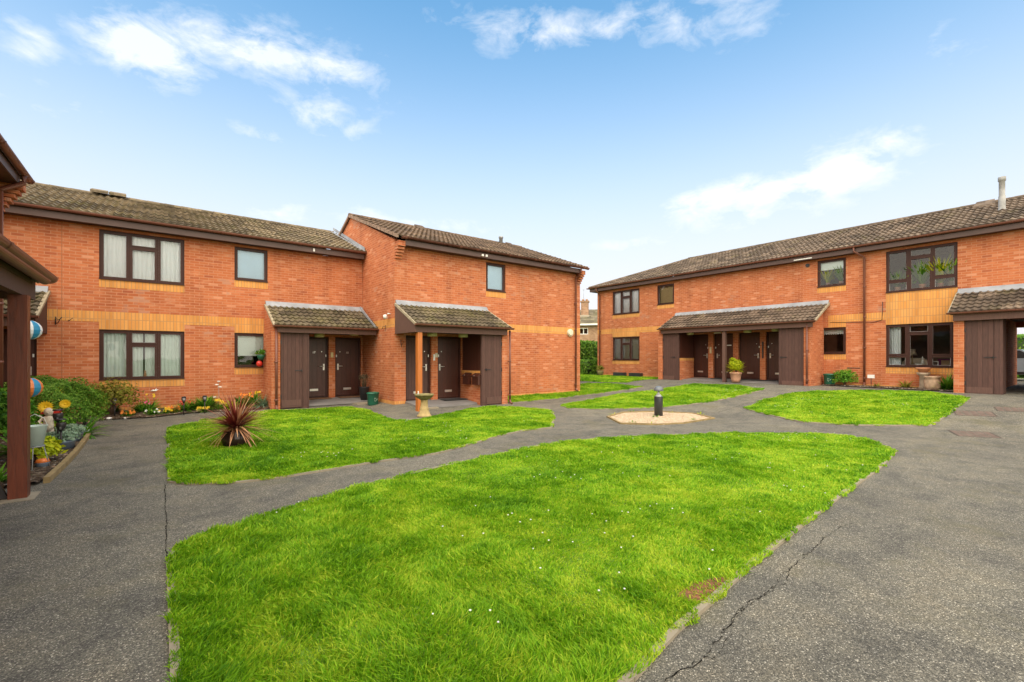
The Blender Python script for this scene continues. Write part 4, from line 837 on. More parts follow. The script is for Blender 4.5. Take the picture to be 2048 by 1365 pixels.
MB().box(-10.35, -10.15, .128, .139, 1.56, 1.60).build('name_plate', white, D)
# archway porch of D
porch_roof(D, -2.78, 2.4, 1.42, 2.38, 3.10, mat=tile_d, ends=('verge', 'verge'))
MB().box(-2.70, 2.3, -1.40, -1.33, 2.13, 2.36).build('porch_beam', beamwood, D)
MB().box(-2.4, 2.2, -1.32, -.01, 2.2, 2.215).build('porch_ceiling', soffit, D)
pm = MB(); pm.box(-2.70, -2.47, -1.30, -.001, -.2, 2.128); pm.prism([(-2.69, -1.25, 2.13), (-2.69, -.001, 2.13), (-2.69, -.001, 3.0), (-2.69, -1.25, 2.40)], (.2, 0, 0)); pm.build('porch_side_wall', brick, D)
boarddoor(D, -2.455, -1.86, -1.27, -.07, 2.128, 'r'); MB().box(-1.855, -1.69, -1.28, -1.2, -.1, 2.128).box(-1.75, -1.69, -1.19, -.5, -.1, 2.19).build('store_frame', board, D)
MB().box(.0, 2.0, -1.27, -.01, -.2, 2.128).build('porch_side_wall', brick, D)
lamp(D, -1.15, -.9, 2.2)
# ---- left wing (C): local x = world Y, wall faces +X
Cb = thing('flats_building', (-2.45, 0, .05), 'near brick wing at the left edge with brown eaves gutter and timber post', 'building', rz=R(90))
m = MB(); wall_mesh(m, -4, 13.1, -.3, 4.84, 0, .3, []); m.box(-4, -3.7, .301, 6, -.3, 4.84); m.box(12.8, 13.1, .301, 6, -.3, 4.84); m.box(-4, 13.1, 6, 6.3, -.3, 4.84); m.build('wall', brick, Cb)
k = MB(); kneeler(k, 12.86, 13.1, 6, 4.82, .34); k.box(12.86, 13.1, -.34, -.001, 4.821, 4.93); k.build('brick_kneeler', brick, Cb)
MB().prism([(12.88, 0, 4.841), (12.88, 6.2, 4.841), (12.88, 3.1, 6.3)], (.2, 0, 0)).build('gable_wall', brick, Cb)
eaves(Cb, -4, 12.85); gutter(Cb, (-4, -.37, 5.06), (13.2, -.37, 5.06), .07)
rc = main_roof(Cb, -4, 13.2, 6.4, 3.1, tile_b); ridge_caps('ridge_tiles', tile_b, rc, (-4, 3.1, 6.4), (13.2, 3.1, 6.4))
MB().prism([(13.16, -.40, 5.12), (13.16, 3.1, 6.46), (13.16, 3.1, 6.34), (13.16, -.40, 4.98)], (.06, 0, 0)).build('verge', verge_m, rc)
downpipe(Cb, 12.66, -.07, .05, 5.0, (12.75, -.37), .045)
porch_roof(Cb, 1.5, 7.70, 1.30, 2.42, 3.08, ends=('verge', 'verge')); 
gutter(Cb, (1.4, -1.35, 2.50), (8.03, -1.35, 2.50), .08, 'porch_gutter')
MB().box(1.6, 7.88, -1.26, -1.17, 2.18, 2.42).box(7.80, 7.88, -1.17, -.01, 2.18, 2.42).build('porch_beam', beamwood, Cb)
MB().box(1.6, 7.79, -1.165, -.01, 2.26, 2.275).build('porch_ceiling', soffit, Cb)
MB().box(7.20, 7.35, -1.30, -1.15, -.06, 2.178).build('porch_post', redpost, Cb)
MB().box(7.08, 7.46, -1.37, -1.08, -.12, -.043).build('post_base', concrete, Cb)
downpipe(Cb, 7.9, -.05, -.04, 2.4, None, .05)
# ---- far house
hx, hy = 33.0, 31.0
FH = thing('distant_house', (hx, hy, .4), 'distant brown brick house with chimney, seen through the gap', 'building', rz=math.atan2(SA, CA) - R(90) + R(-12))
m = MB(); wall_mesh(m, -.9, 9, -.3, 4.3, 0, .3, [(-.55, .35, 3.35, 3.98)]); m.box(-.9, -.6, .301, 7, -.3, 4.3); m.build('wall', farbrick, FH)
m = MB(); m.box(-.55, .35, .05, .12, 3.35, 3.42); m.box(-.55, .35, .05, .12, 3.91, 3.98); m.box(-.55, -.48, .05, .12, 3.42, 3.91); m.box(.28, .35, .05, .12, 3.42, 3.91); m.box(-.14, -.06, .05, .12, 3.42, 3.91)
fw = m.build('window', white, FH); MB().box(-.48, .28, .09, .095, 3.42, 3.91).build('pane', glass, fw); MB().box(-.6, 8, 1.2, 1.3, 2.6, 4.2).build('inner_wall', dark_in, FH)
m = MB(); m.prism([(-1.1, -.35, 4.35), (-1.1, 3.6, 6.15), (-1.1, 7.5, 4.35)], (11, 0, 0)); rf = m.build('roof', tilemat('far_roof_tile', (.15, .13, .09), .6), FH)
MB().box(-1.12, 9, -.42, -.36, 4.22, 4.38).build('white_fascia', white, FH); MB().box(-1.05, -.93, -.08, -.001, -.2, 4.2).build('white_downpipe', white, FH)
ch = MB(); ch.box(-.45, .30, 1.8, 2.5, 5.0, 6.75); ch.box(-.53, .38, 1.72, 2.58, 6.75, 6.87); ch.lathe([(.13, 0), (.12, .2)], (-.25, 2.15, 6.87), 10); ch.lathe([(.13, 0), (.12, .2)], (.12, 2.15, 6.87), 10); CH = ch.build('chimney', farbrick, rf)
MB().prism([(-.55, 1.7, 5.30), (.4, 1.7, 5.30), (.4, 1.5, 5.2), (-.55, 1.5, 5.2)], (0, .05, .12)).build('chimney_flashing', concrete, CH)
MB().tube([(-.2, 2.1, 6.9), (-.2, 2.1, 8.1)], .015, 6).box(-.32, -.08, 2.08, 2.12, 8.0, 8.03).build('aerial', steel, CH)
# ================================================================ PLANTS
def leafcloud(name, mat, parent, c, rad, n, size, seed=1, shell=.55, flat=.0, asp=1.8, nrmup=.35):
    r = np.random.default_rng(seed); d = r.normal(0, 1, (n, 3)); d /= np.linalg.norm(d, axis=1)[:, None]; d[:, 2] = np.where(d[:, 2] < -.35, -d[:, 2], d[:, 2])
    rr = shell + (1 - shell) * r.uniform(0, 1, n) ** .6; lump = .84 + .30 * vnoise(d[:, 0] * 2.6 + d[:, 2] * 1.7, d[:, 1] * 2.6 + d[:, 2], .55, seed); P = np.array(c) + d * np.array(rad) * (rr * lump)[:, None]
    nv = d + r.normal(0, .55, (n, 3)); nv[:, 2] += nrmup; nv /= np.linalg.norm(nv, axis=1)[:, None]
    a = np.cross(nv, r.normal(0, 1, (n, 3))); a /= np.linalg.norm(a, axis=1)[:, None]; b = np.cross(nv, a); s = size * r.uniform(.6, 1.35, n)[:, None]
    V = np.stack([P - a * s * .5 * asp, P + b * s * .5, P + a * s * .5 * asp, P - b * s * .5], 1).reshape(-1, 3); i = np.arange(n)[:, None] * 4; F = i + np.array([0, 1, 2, 3])
    tone = np.clip(.45 + r.normal(0, .2, n) + .3 * (vnoise(P[:, 0], P[:, 1] + P[:, 2], size * 5, seed) - .5), 0, 1)
    return npmesh(name, V, F, mat, parent, np.repeat(tone, 4))
def straps(name, mat, parent, c, n, length, width, up=.6, droop=.6, seed=1, tones=(0, 1), base=.03):
    r = np.random.default_rng(seed); S = 5; V = []; T = []
    for i in range(n):
        th = r.uniform(0, 2 * math.pi); el = math.asin(min(1, max(-.25, r.uniform(up - .9, 1)))) if up < 2 else r.uniform(.9, 1.5); L = length * r.uniform(.7, 1.1); w = width * r.uniform(.7, 1.2)
        p = np.array(c) + np.array([math.cos(th), math.sin(th), 0]) * base * r.uniform(0, 1); side = np.array([-math.sin(th), math.cos(th), 0]); dr = droop * r.uniform(.3, 1); to = r.uniform(*tones); e = el
        for k in range(S + 1):
            ww = w * (1 - (k / S) ** 1.6) * (.7 + .6 * min(1, k / 1.5)) + .0008; V += [p - side * ww, p + side * ww]; T += [min(1, to * (.55 + .55 * k / S))] * 2
            p = p + np.array([math.cos(th) * math.cos(e), math.sin(th) * math.cos(e), math.sin(e)]) * L / S; e -= dr / S
    i = (np.arange(n)[:, None] * (2 * (S + 1)) + np.arange(S)[None] * 2).ravel()[:, None]; F = i + np.array([0, 1, 3, 2])
    return npmesh(name, V, F, mat, parent, T)
def heads(name, mat, parent, c, n, spread, z0, z1, r0=.03, seed=1, stem=None):
    r = random.Random(seed); m = MB(); st = MB()
    for _ in range(n):
        x, y, z = c[0] + r.uniform(-spread[0], spread[0]), c[1] + r.uniform(-spread[1], spread[1]), c[2] + r.uniform(z0, z1); k = 7; ax = Vector((r.uniform(-.6, .6), -1, r.uniform(.2, 1))).normalized(); a = ax.orthogonal().normalized(); b = ax.cross(a)
        for j in range(k):
            t0 = 2 * math.pi * j / k; u = a * math.cos(t0) + b * math.sin(t0); v = a * math.cos(t0 + .38) + b * math.sin(t0 + .38); w = a * math.cos(t0 - .38) + b * math.sin(t0 - .38); o = Vector((x, y, z)); q = r0 * r.uniform(.8, 1.2)
            m.face([o, o + w * q * .6 + ax * .004, o + u * q + ax * .008, o + v * q * .6 + ax * .004])
        m.lathe([(r0 * .3, 0), (r0 * .2, .01)], (x, y, z), 6); st.tube([(x, y, c[2]), (x, y, z)], .003, 4, False)
    o = m.build(name, mat, parent, uv=False); st.build('stem', stem or leafmat_stem, parent, uv=False); return o
leafmat_stem = plain('plant_stem', (.10, .18, .03), .7); woodm = plain('shrub_wood', (.16, .10, .06), .9, vary=.3, scale=10, bump=.5)
def rel(p, dz=0): return Vector((p[0], p[1], gz(p[0], p[1]) + dz))
def stems(parent, n, spread, h, seed=1, r0=.012, mat=None):
    r = random.Random(seed); m = MB()
    for _ in range(n):
        a = r.uniform(0, 6.28); q = r.uniform(.3, 1) * spread; m.tube([(0, 0, 0), (math.cos(a) * q * .4, math.sin(a) * q * .4, h * .45), (math.cos(a) * q, math.sin(a) * q, h * r.uniform(.8, 1))], [r0, r0 * .7, r0 * .3], 6)
    return m.build('stem', mat or woodm, parent)
def shrub(name, loc, label, cat, mat, rad, cz, n, size, seed, group=None, st=6, shell=.5, inner=True, **kw):
    t = thing(name, loc, label, cat, group=group); stems(t, st, rad[0] * .5, cz + rad[2] * .2, seed); leafcloud('foliage', mat, t, (0, 0, cz), rad, n, size, seed, shell, **kw)
    return t
# garden beds (soil)
BED = [Vector((-2.4, 7.85)), Vector((-1.16, 7.85)), Vector((-1.13, 9.5)), Vector((-1.12, 11.9)), Vector((-1.35, 14.1)), Vector((-1.2, 14.72)), Vector((-.2, 14.62)), Vector((.64, 14.90)), Vector((2.55, 14.82)), Vector((2.55, 15.88)), Vector((-2.1, 15.88)), Vector((-2.1, 14.2)), Vector((-2.4, 14.0))]
patch('flower_bed', ccw(BED), soil, .03, .3, .03)
edging([Vector((-1.12, 12.0)), Vector((-1.09, 9.9)), Vector((-1.10, 8.9)), Vector((-1.13, 7.9))], .06, .07, bedwood, closed=False)
DBED = [Vector((19.75, 6.45)), Vector((20.18, 6.45)), Vector((20.18, 2.75)), Vector((19.1, 2.75)), Vector((19.35, 4.2)), Vector((19.5, 5.6))]
patch('flower_bed', ccw(DBED), soil, .03, .3, .03); pebbles(ccw(DBED), 260, .015, .035, plain('grey_pebble', (.32, .27, .22), .9, vary=.4, scale=9), 21, 'grey pebbles in the narrow bed under the right block windows', .03)
pebbles(ccw(BED[:5] + [BED[-1]]), 260, .01, .03, plain('brown_chipping', (.30, .20, .13), .9, vary=.5, scale=12), 22, 'brown chippings in the bed beside the timber post', .03)
# big clipped shrub, near dark shrub, airy shrub
shrub('clipped_shrub', rel((-1.85, 13.0)), 'large rounded clipped green shrub against the left wall', 'shrub', leaf_hedge, (.98, .85, .66), .48, 30000, .022, 31, st=9, shell=.74)
t = shrub('evergreen_shrub', rel((-2.05, 8.35)), 'tall dark evergreen shrub behind the timber post at the left edge', 'shrub', leaf_dark, (.55, .60, .62), .85, 6500, .045, 32, st=14, shell=.5)
t2 = shrub('evergreen_shrub', rel((-1.85, 9.6)), 'dark bushy shrub between the post and the mint bucket', 'shrub', leaf_mid, (.42, .5, .50), .62, 4200, .04, 33, st=8, shell=.5)
shrub('airy_shrub', rel((-.95, 15.15)), 'loose bronze and lime shrub beside the lower left window', 'shrub', leaf_bronze, (.62, .40, .52), .42, 2600, .036, 34, st=26, shell=.05)
# flowers along the wall of A
def clump(x, y, label, mat, n, L, w, seed, flower=None, fn=0, fz=(.12, .25), fr=.03, up=.5, droop=1.0, name='flowering_plant', spread=.14, cat='plant', tones=(0, 1)):
    n, L, w, fr, fn = int(n * 2.2), L * 1.4, w * 1.25, fr * 1.2, int(fn * 1.4); t = thing(name, rel((x, y), .03), label, cat); straps('leaf', mat, t, (0, 0, 0), n, L, w, up, droop, seed, tones, .06)
    if flower: heads('flower', fl[flower], t, (0, -.02, 0), fn, (spread, spread * .6), fz[0], fz[1], fr, seed)
    return t
clump(-.95, 15.5, 'dark leafy ground plant behind the stones at the bed corner', leaf_dark, 90, .2, .014, 55)
clump(-.4, 15.45, 'leafy green plant against the wall under the window, left part', leaf_mid, 90, .22, .014, 56)
clump(.78, 15.5, 'leafy green plant against the wall beyond the red flowers', leaf_mid, 90, .2, .012, 57)
clump(1.85, 15.55, 'dark green plant against the wall behind the pale stone', leaf_dark, 90, .22, .012, 58)
clump(-.62, 14.95, 'orange primroses at the foot of the leftmost solar torch', leaf_mid, 60, .12, .012, 41, 'orange', 9, (.06, .12), .032)
clump(-.15, 14.95, 'low leafy plant with a white flower on the bed edge', leaf_mid, 70, .14, .014, 42, 'white', 3, (.05, .14), .03)
clump(.12, 15.0, 'yellow flowers near the middle of the wall bed', leaf_mid, 50, .13, .012, 43, 'yellow', 8, (.06, .14), .03)
clump(.28, 15.1, 'low rusty orange leafed plant in the wall bed', leaf_bronze, 60, .14, .012, 44, 'orange', 12, (.05, .16), .028)
clump(.55, 15.25, 'strappy green clump with red flowers under the window corner', leaf_lime if False else leaf_mid, 110, .28, .010, 45, 'red', 5, (.16, .26), .04)
clump(.95, 15.0, 'yellow primrose clump between the two middle solar torches', leaf_mid, 40, .10, .014, 46, 'yellow', 10, (.05, .11), .034)
clump(1.0, 15.3, 'green strap leaved clump with a violet hyacinth', leaf_mid, 150, .32, .011, 47, 'violet', 9, (.22, .34), .028, spread=.03)
clump(1.32, 15.2, 'orange and yellow flowers beside the white disc ornament', leaf_mid, 60, .16, .012, 48, 'yellow', 5, (.12, .26), .036)
clump(1.62, 15.15, 'pale lime leafy plant at the base of the wall', leaf_lime, 80, .20, .018, 49)
clump(2.0, 15.3, 'orange poppies on thin stems beside the spiky silver clump', leaf_mid, 60, .24, .008, 50, 'orange', 8, (.26, .40), .034)
clump(2.42, 15.2, 'silvery variegated grass clump beside the porch downpipe', leaf_grey, 120, .30, .008, 51, None, droop=1.6)
clump(2.22, 15.45, 'bright green plant with yellow flowers near the porch', leaf_mid, 120, .36, .014, 52, 'yellow', 4, (.3, .42), .035)
clump(-.35, 15.3, 'pink flower on the left part of the wall bed', leaf_mid, 40, .2, .01, 53, 'pink', 3, (.2, .3), .03)
clump(-.2, 15.6, 'tall green leaves with yellow heads under the window sill', leaf_mid, 60, .3, .012, 59, 'yellow', 3, (.3, .42), .03)
clump(1.12, 15.6, 'tall leafy green plant against the wall behind the torches', leaf_mid, 80, .3, .014, 60)
clump(-1.15, 12.0, 'broad green strap leaves spilling over the timber edging', leaf_mid, 30, .36, .022, 54, None, up=.7, droop=1.4)
def rock(x, y, s, label, mat=None, name='stone'):
    m = MB(); m.lathe([(s * .7, -.02), (s, s * .25), (s * .8, s * .6), (s * .3, s * .8)], (0, 0, 0), 9, 1.2, .8, .12); tag(m.build(name, mat or white, None, rel((x, y), .02), uv=False), label, 'stone')
rock(-.98, 14.75, .055, 'white round stone at the corner of the wall bed'); rock(-.68, 14.7, .03, 'small white pebble beside the leftmost solar torch'); rock(-1.35, 14.3, .07, 'pinkish stone left of the white stones on the path edge', terra_p)
rock(.85, 15.05, .08, 'pale stone ornament between flowers in the wall bed', stone); rock(1.75, 15.0, .06, 'pale stone in the bed behind the spiky plant', concrete)
# solar torches
def torch(loc, label, h=.50, s=1.0):
    t = thing('solar_torch', loc, label, 'garden light', group='solar torches stuck in the beds')
    MB().tube([(0, 0, 0), (0, 0, h - .16 * s)], .011 * s, 8).build('stake', black, t); MB().lathe([(.012, 0), (.03, .03), (.052, .09), (.05, .13), (.045, .145)], (0, 0, h - .17 * s), 14, s, s).build('cage', black, t)
    MB().lathe([(.02, .04), (.036, .08), (.036, .12)], (0, -.025, h - .17 * s), 10).build('diffuser', plain('smoked_lens', (.22, .22, .23), .3) if 'smoked_lens' not in MATS else MATS['smoked_lens'], t)
    MB().lathe([(.05, 0), (.055, .012), (.03, .022)], (0, 0, h - .025), 14, s, s).build('cap', black, t); return t
torch(G(116, 905), 'tall black solar torch in front of the cherub statue, left of a pair', .70, 1.25); torch(G(122, 907), 'black solar torch of the pair by the statue, the shorter right-hand one', .56, 1.25)
for px, py, lb in ((229, 838, 'black solar torch standing below the left corner of the lower big window'), (368, 832, 'black solar torch below the right corner of the lower big window'), (410, 829, 'black solar torch left of the white disc ornament')):
    torch(G(px, py) + Vector((0, .1, 0)), lb, .50)
# metal flower ornament
t = thing('garden_ornament', rel((1.32, 15.35), .03), 'tall thin stake ornament with white discs before the brick wall', 'ornament')
MB().tube([(0, 0, 0), (.01, 0, .35), (0, 0, .75)], .006, 6).build('stake', steel, t)
for dx, dz, ri in ((0, .74, .045), (-.05, .65, .05), (.03, .58, .055), (-.10, .30, .05)):
    m = MB(); m.lathe([(.01, -.012), (ri, 0), (ri * .9, .012), (.01, .02)], (dx, -.03, dz), 14); m.tube([(0, 0, dz), (dx, -.03, dz)], .004, 5); m.build('disc', white, t)
t = thing('wall_bird', (-.12, 15.87, .62), 'small white bird ornament fixed to the wall under the big window', 'ornament'); MB().tube([(-.09, -.02, -.01), (-.03, -.03, .01), (.03, -.03, .0), (.09, -.02, .04)], [.004, .024, .02, .004], 8).build('body', white, t); MB().prism([(-.02, -.04, .01), (.04, -.04, .0), (.05, -.04, .07)], (0, .006, 0)).build('wing', white, t)
# hanging pots by the small window
def hang(loc, label, r0, mat, h, plant=None, seed=1, top=.30):
    t = thing('hanging_pot', loc, label, 'hanging pot'); MB().lathe([(r0 * .6, -h), (r0 * .95, -h * .3), (r0, 0), (r0 * .9, .005)], (0, 0, 0), 18).build('pot', mat, t)
    w = MB()
    for a in (0, 2.1, 4.2): w.tube([(math.cos(a) * r0, math.sin(a) * r0, 0), (0, 0, top)], .002, 4)
    w.build('wire', black, t)
    if plant: leafcloud('foliage', plant, t, (0, 0, .06), (r0 * 1.5, r0 * 1.5, .11), 260, .035, seed, .2); heads('flower', fl['white'], t, (0, -.03, 0), 4, (r0 * 1.2, .04), .05, .13, .02, seed)
    return t
hang((2.42, 15.55, 1.60), 'green hanging pot of leafy plants by the small lower window', .11, greenplastic, .16, leaf_mid, 3); hang((2.66, 15.6, 1.72), 'small white hanging pot right of the green one', .07, white, .10, leaf_mid, 4)
t = thing('hanging_lantern', (2.37, 15.5, 1.34), 'red glass ball hanging below the green pot', 'ornament'); MB().lathe([(.02, -.09), (.07, -.06), (.09, 0), (.07, .06), (.02, .09)], (0, 0, 0), 18).build('globe', red, t); MB().tube([(0, 0, .08), (0, 0, .12)], .012, 8).build('cap', black, t)
# beach balls / balloons by the post
def balloon(loc, label, ms, r0=.135):
    t = thing('balloon', loc, label, 'balloon', rz=R(-62))
    for k in range(10):
        m = MB(); a0 = k * math.pi / 5; P = []
        for i in range(9):
            la = -math.pi / 2 + math.pi * i / 8; P.append([(r0 * math.cos(la) * math.cos(a0 + j * math.pi / 20), r0 * math.cos(la) * math.sin(a0 + j * math.pi / 20), r0 * math.sin(la)) for j in range(5)])
        for i in range(8):
            for j in range(4): m.face([P[i][j], P[i][j + 1], P[i + 1][j + 1], P[i + 1][j]], True)
        m.build('panel', ms[k % len(ms)], t, uv=False)
    MB().tube([(0, 0, r0), (.0, .0, r0 + .22)], .003, 4).build('string', white, t); return t
_p = ray(58, 660) * 6.3; balloon((_p.x, _p.y, 1.92), 'striped pink, white and blue balloon half hidden behind the post, the upper one', [blue_b, white_b, pink_b, blue_b, white_b, pink_b, blue_b, white_b, pink_b, white_b]); _p = ray(59, 782) * 6.2; balloon((_p.x, _p.y, 1.13), 'orange, white and blue striped balloon behind the post, the lower one', [blue_b, orange_b, white_b, blue_b, orange_b, white_b, blue_b, orange_b, white_b, orange_b])
# bed furniture
def planter(name, loc, label, prof, mat, plant, rad, n, size, seed, cat='planter', sx=1, sy=1, rz=0, cz=.0):
    t = thing(name, loc, label, cat, rz); MB().lathe(prof, (0, 0, 0), 22, sx, sy).build('pot', mat, t); zt = prof[-1][1]
    MB().lathe([(prof[-1][0] * .9, zt - .03), (prof[-1][0] * .88, zt - .02)], (0, 0, 0), 16, sx, sy).build('compost', soil, t)
    if plant: leafcloud('foliage', plant, t, (0, 0, zt + rad[2] * .4 + cz), rad, n, size, seed, .2)
    return t
t = thing('garden_table', rel((-1.62, 13.9)), 'low wooden slab on black legs in front of the clipped shrub', 'table'); MB().box(-.42, .42, -.2, .2, .46, .52).build('tabletop', bedwood, t)
for sx in (-1, 1): MB().prism([(sx * .36, -.16, .46), (sx * .36 - .12, -.16, .46), (sx * .30 - .02, -.16, .0), (sx * .30 + .02, -.16, 0)], (0, .32, 0)).build('leg', black, t)
def sunflower(loc, label, seed, zs):
    t = thing('sunflower', loc, label, 'flower'); r = random.Random(seed)
    for (dx, z, q) in zs:
        m = MB()
        for j in range(18):
            a = 2 * math.pi * j / 18; u = Vector((math.cos(a), -.25, math.sin(a))); o = Vector((dx, 0, z)); s = Vector((-math.sin(a), 0, math.cos(a))) * .018
            m.face([o + u * .03 - s * .5, o + u * q * .6 - s, o + u * q, o + u * q * .6 + s])
        
        for j in range(14):
            a = 2 * math.pi * j / 14 + .2; u = Vector((math.cos(a), -.5, math.sin(a))); o = Vector((dx, -.01, z)); s = Vector((-math.sin(a), 0, math.cos(a))) * .014
            m.face([o, o + u * q * .4 - s, o + u * q * .66, o + u * q * .4 + s])
        m.tube([(dx, -.012, z), (dx, -.03, z)], [.03, .012], 10); m.build('flower', fl['yellow'], t, uv=False)
    MB().tube([(0, .02, 0), (zs[0][0], .02, zs[0][1])], .008, 6).build('stem', leafmat_stem, t); m = MB(); m.face([(0, 0, zs[0][1] - .2), (.12, -.03, zs[0][1] - .14), (.26, -.05, zs[0][1] - .2), (.12, -.04, zs[0][1] - .26)]); m.build('leaf', leafmat_stem, t)
sunflower(rel((-1.62, 12.6)), 'tall yellow sunflower standing over the blue planters', 1, [(.02, .86, .10)]); sunflower(rel((-1.66, 12.0)), 'wide yellow sunflower heads low beside the red tray', 2, [(-.02, .62, .12), (.24, .66, .09)])
t = thing('bird_feeder', rel((-1.72, 12.2)), 'red tray on a short stand under the sunflowers', 'tray'); MB().box(-.22, .22, -.13, .13, .48, .52).build('tray', red, t); MB().tube([(0, 0, 0), (0, 0, .48)], .018, 8).build('stand', black, t)
planter('bowl_planter', rel((-1.48, 11.9)), 'blue grey round bowl planter with small yellow flowers', [(.14, 0), (.22, .10), (.25, .24), (.24, .27)], bluegrey, leaf_mid, (.22, .2, .12), 380, .04, 61)
t = thing('statue', rel((-1.50, 10.95)), 'weathered pale cherub statue standing among the planters', 'statue')
m = MB(); m.lathe([(.09, 0), (.09, .06), (.06, .08)], (0, 0, 0), 14); m.tube([(-.03, 0, .08), (-.045, 0, .2), (-.03, 0, .3), (0, 0, .36)], [.03, .036, .042, .05], 10); m.tube([(.04, .01, .08), (.035, -.02, .2), (.03, 0, .3), (0, 0, .36)], [.03, .036, .042, .05], 10)
m.tube([(0, 0, .3), (0, 0, .38), (0, 0, .46), (0, 0, .52), (0, 0, .55)], [.06, .07, .065, .075, .03], 12); m.tube([(-.06, 0, .51), (-.12, -.04, .44), (-.05, -.09, .40)], [.028, .024, .016], 8); m.tube([(.06, 0, .51), (.12, -.03, .46), (.13, -.05, .57)], [.028, .024, .016], 8)
m.lathe([(.02, -.07), (.05, -.045), (.062, 0), (.05, .045), (.02, .07)], (0, -.005, .61), 14, 1, 1.05); m.lathe([(.012, -.01), (.012, .01)], (0, -.07, .60), 6); m.tube([(.03, .04, .46), (.14, .09, .56), (.10, .08, .40)], [.02, .03, .01], 6); m.tube([(-.03, .04, .46), (-.14, .09, .56), (-.10, .08, .40)], [.02, .03, .01], 6)
m.build('figure', plain('pale_statue', (.55, .48, .38), .9, vary=.25, scale=14, bump=.4), t, uv=False)
planter('trough_planter', rel((-1.30, 10.5)), 'grey blue plastic trough of silver foliage, nearer the pair of torches', [(.16, 0), (.19, .16), (.2, .17)], bluegrey, leaf_grey, (.26, .22, .12), 900, .028, 62, sy=1.7); planter('trough_planter', rel((-1.28, 11.35)), 'grey blue plastic trough of silver foliage, the farther one', [(.15, 0), (.18, .16), (.19, .17)], bluegrey, leaf_grey, (.24, .28, .12), 900, .028, 63, sy=1.7)
t = thing('bucket', rel((-1.33, 8.75), .36), 'pale mint bucket hanging beside the timber post', 'bucket'); MB().lathe([(.085, 0), (.125, .26), (.13, .265), (.122, .262), (.08, .01)], (0, 0, 0), 24).build('body', mint, t); MB().tube([(-.125, 0, .25), (-.09, 0, .36), (0, 0, .42), (.09, 0, .36), (.125, 0, .25)], .004, 6).build('handle', white, t)
t = thing('bucket_stand', rel((-1.33, 8.75)), 'thin wire stand holding up the mint bucket', 'stand'); m = MB(); m.tube([(0, 0, .34), (0, 0, .355)], .1, 14)
for a in (.5, 2.6, 4.7): m.tube([(math.cos(a) * .09, math.sin(a) * .09, .34), (math.cos(a) * .16, math.sin(a) * .16, 0)], .006, 6)
m.build('frame', steel, t)
shrub('lime_plant', rel((-1.38, 9.3)), 'bright lime green leafy plant beside the timber edging', 'plant', leaf_lime, (.26, .32, .20), .20, 900, .05, 65, st=6, shell=.3)
t = thing('toy_watering_can', rel((-1.27, 8.85)), 'small blue grey garden pot with an orange top below the lime plant', 'pot'); MB().lathe([(.05, 0), (.075, .1), (.078, .11)], (0, 0, 0), 16).build('body', bluegrey, t); MB().lathe([(.078, .111), (.06, .15), (.02, .16)], (0, 0, 0), 16).build('top', orange_b, t)
t = thing('boot_scraper', rel((-1.42, 7.30)), 'black iron bracket on the ground left of the timber post base', 'ironwork'); MB().prism([(-.10, -.05, 0), (.12, -.05, 0), (.10, -.05, .05), (.02, -.05, .30), (-.02, -.05, .30), (-.04, -.05, .05)], (0, .05, 0)).build('bracket', black, t)
planter('small_pot', rel((-1.42, 9.95)), 'small terracotta pot of green leaves between the lime plant and the statue', [(.07, 0), (.10, .12), (.105, .15)], terra, leaf_mid, (.17, .17, .13), 420, .035, 161)
planter('small_pot', rel((-1.62, 11.45)), 'pale cream pot with lime leaves behind the silver foliage', [(.08, 0), (.11, .16), (.12, .20)], creamf, leaf_lime, (.2, .2, .14), 420, .04, 162)
t = thing('fern', rel((-1.75, 10.4)), 'arching green fern behind the cherub statue', 'plant'); straps('leaf', leaf_mid, t, (0, 0, .02), 110, .5, .02, .6, 1.2, 163)
t = thing('fern', rel((-1.55, 8.1)), 'low green fern growing right behind the foot of the timber post', 'plant'); straps('leaf', leaf_mid, t, (0, 0, .02), 80, .34, .016, .5, 1.3, 164)
# pots and bins at the porches
def potplant(loc, label, prof, mat, kind, seed, h=.4):
    t = thing('potted_plant', loc, label, 'potted plant'); MB().lathe(prof, (0, 0, 0), 22).build('pot', mat, t); zt = prof[-1][1]; MB().lathe([(prof[-1][0] * .9, zt - .02), (prof[-1][0] * .88, zt - .01)], (0, 0, 0), 16).build('compost', soil, t)
    if kind == 'twig':
        r = random.Random(seed); m = MB()
        for _ in range(46):
            a = r.uniform(0, 6.28); q = r.uniform(.03, .2); z = h * r.uniform(.6, 1); m.tube([(math.cos(a) * .05, math.sin(a) * .05, zt), (math.cos(a) * q * .7, math.sin(a) * q * .7, zt + z * .6), (math.cos(a) * q, math.sin(a) * q, zt + z)], [.004, .003, .0015], 4)
        m.build('stem', MATS['twig_brown'] if 'twig_brown' in MATS else plain('twig_brown', (.15, .11, .06), .9, vary=.4, scale=20), t); leafcloud('foliage', leaf_dry, t, (0, 0, zt + h * .75), (.2, .18, .16), 500, .02, seed, .1)
    return t
potplant(Vector((5.38, 15.0, .11)), 'tall black pot with dry heather by the gable side wall', [(.11, 0), (.17, .42), (.18, .43), (.17, .44)], plain('black_pot', (.025, .025, .03), .5), 'twig', 71)
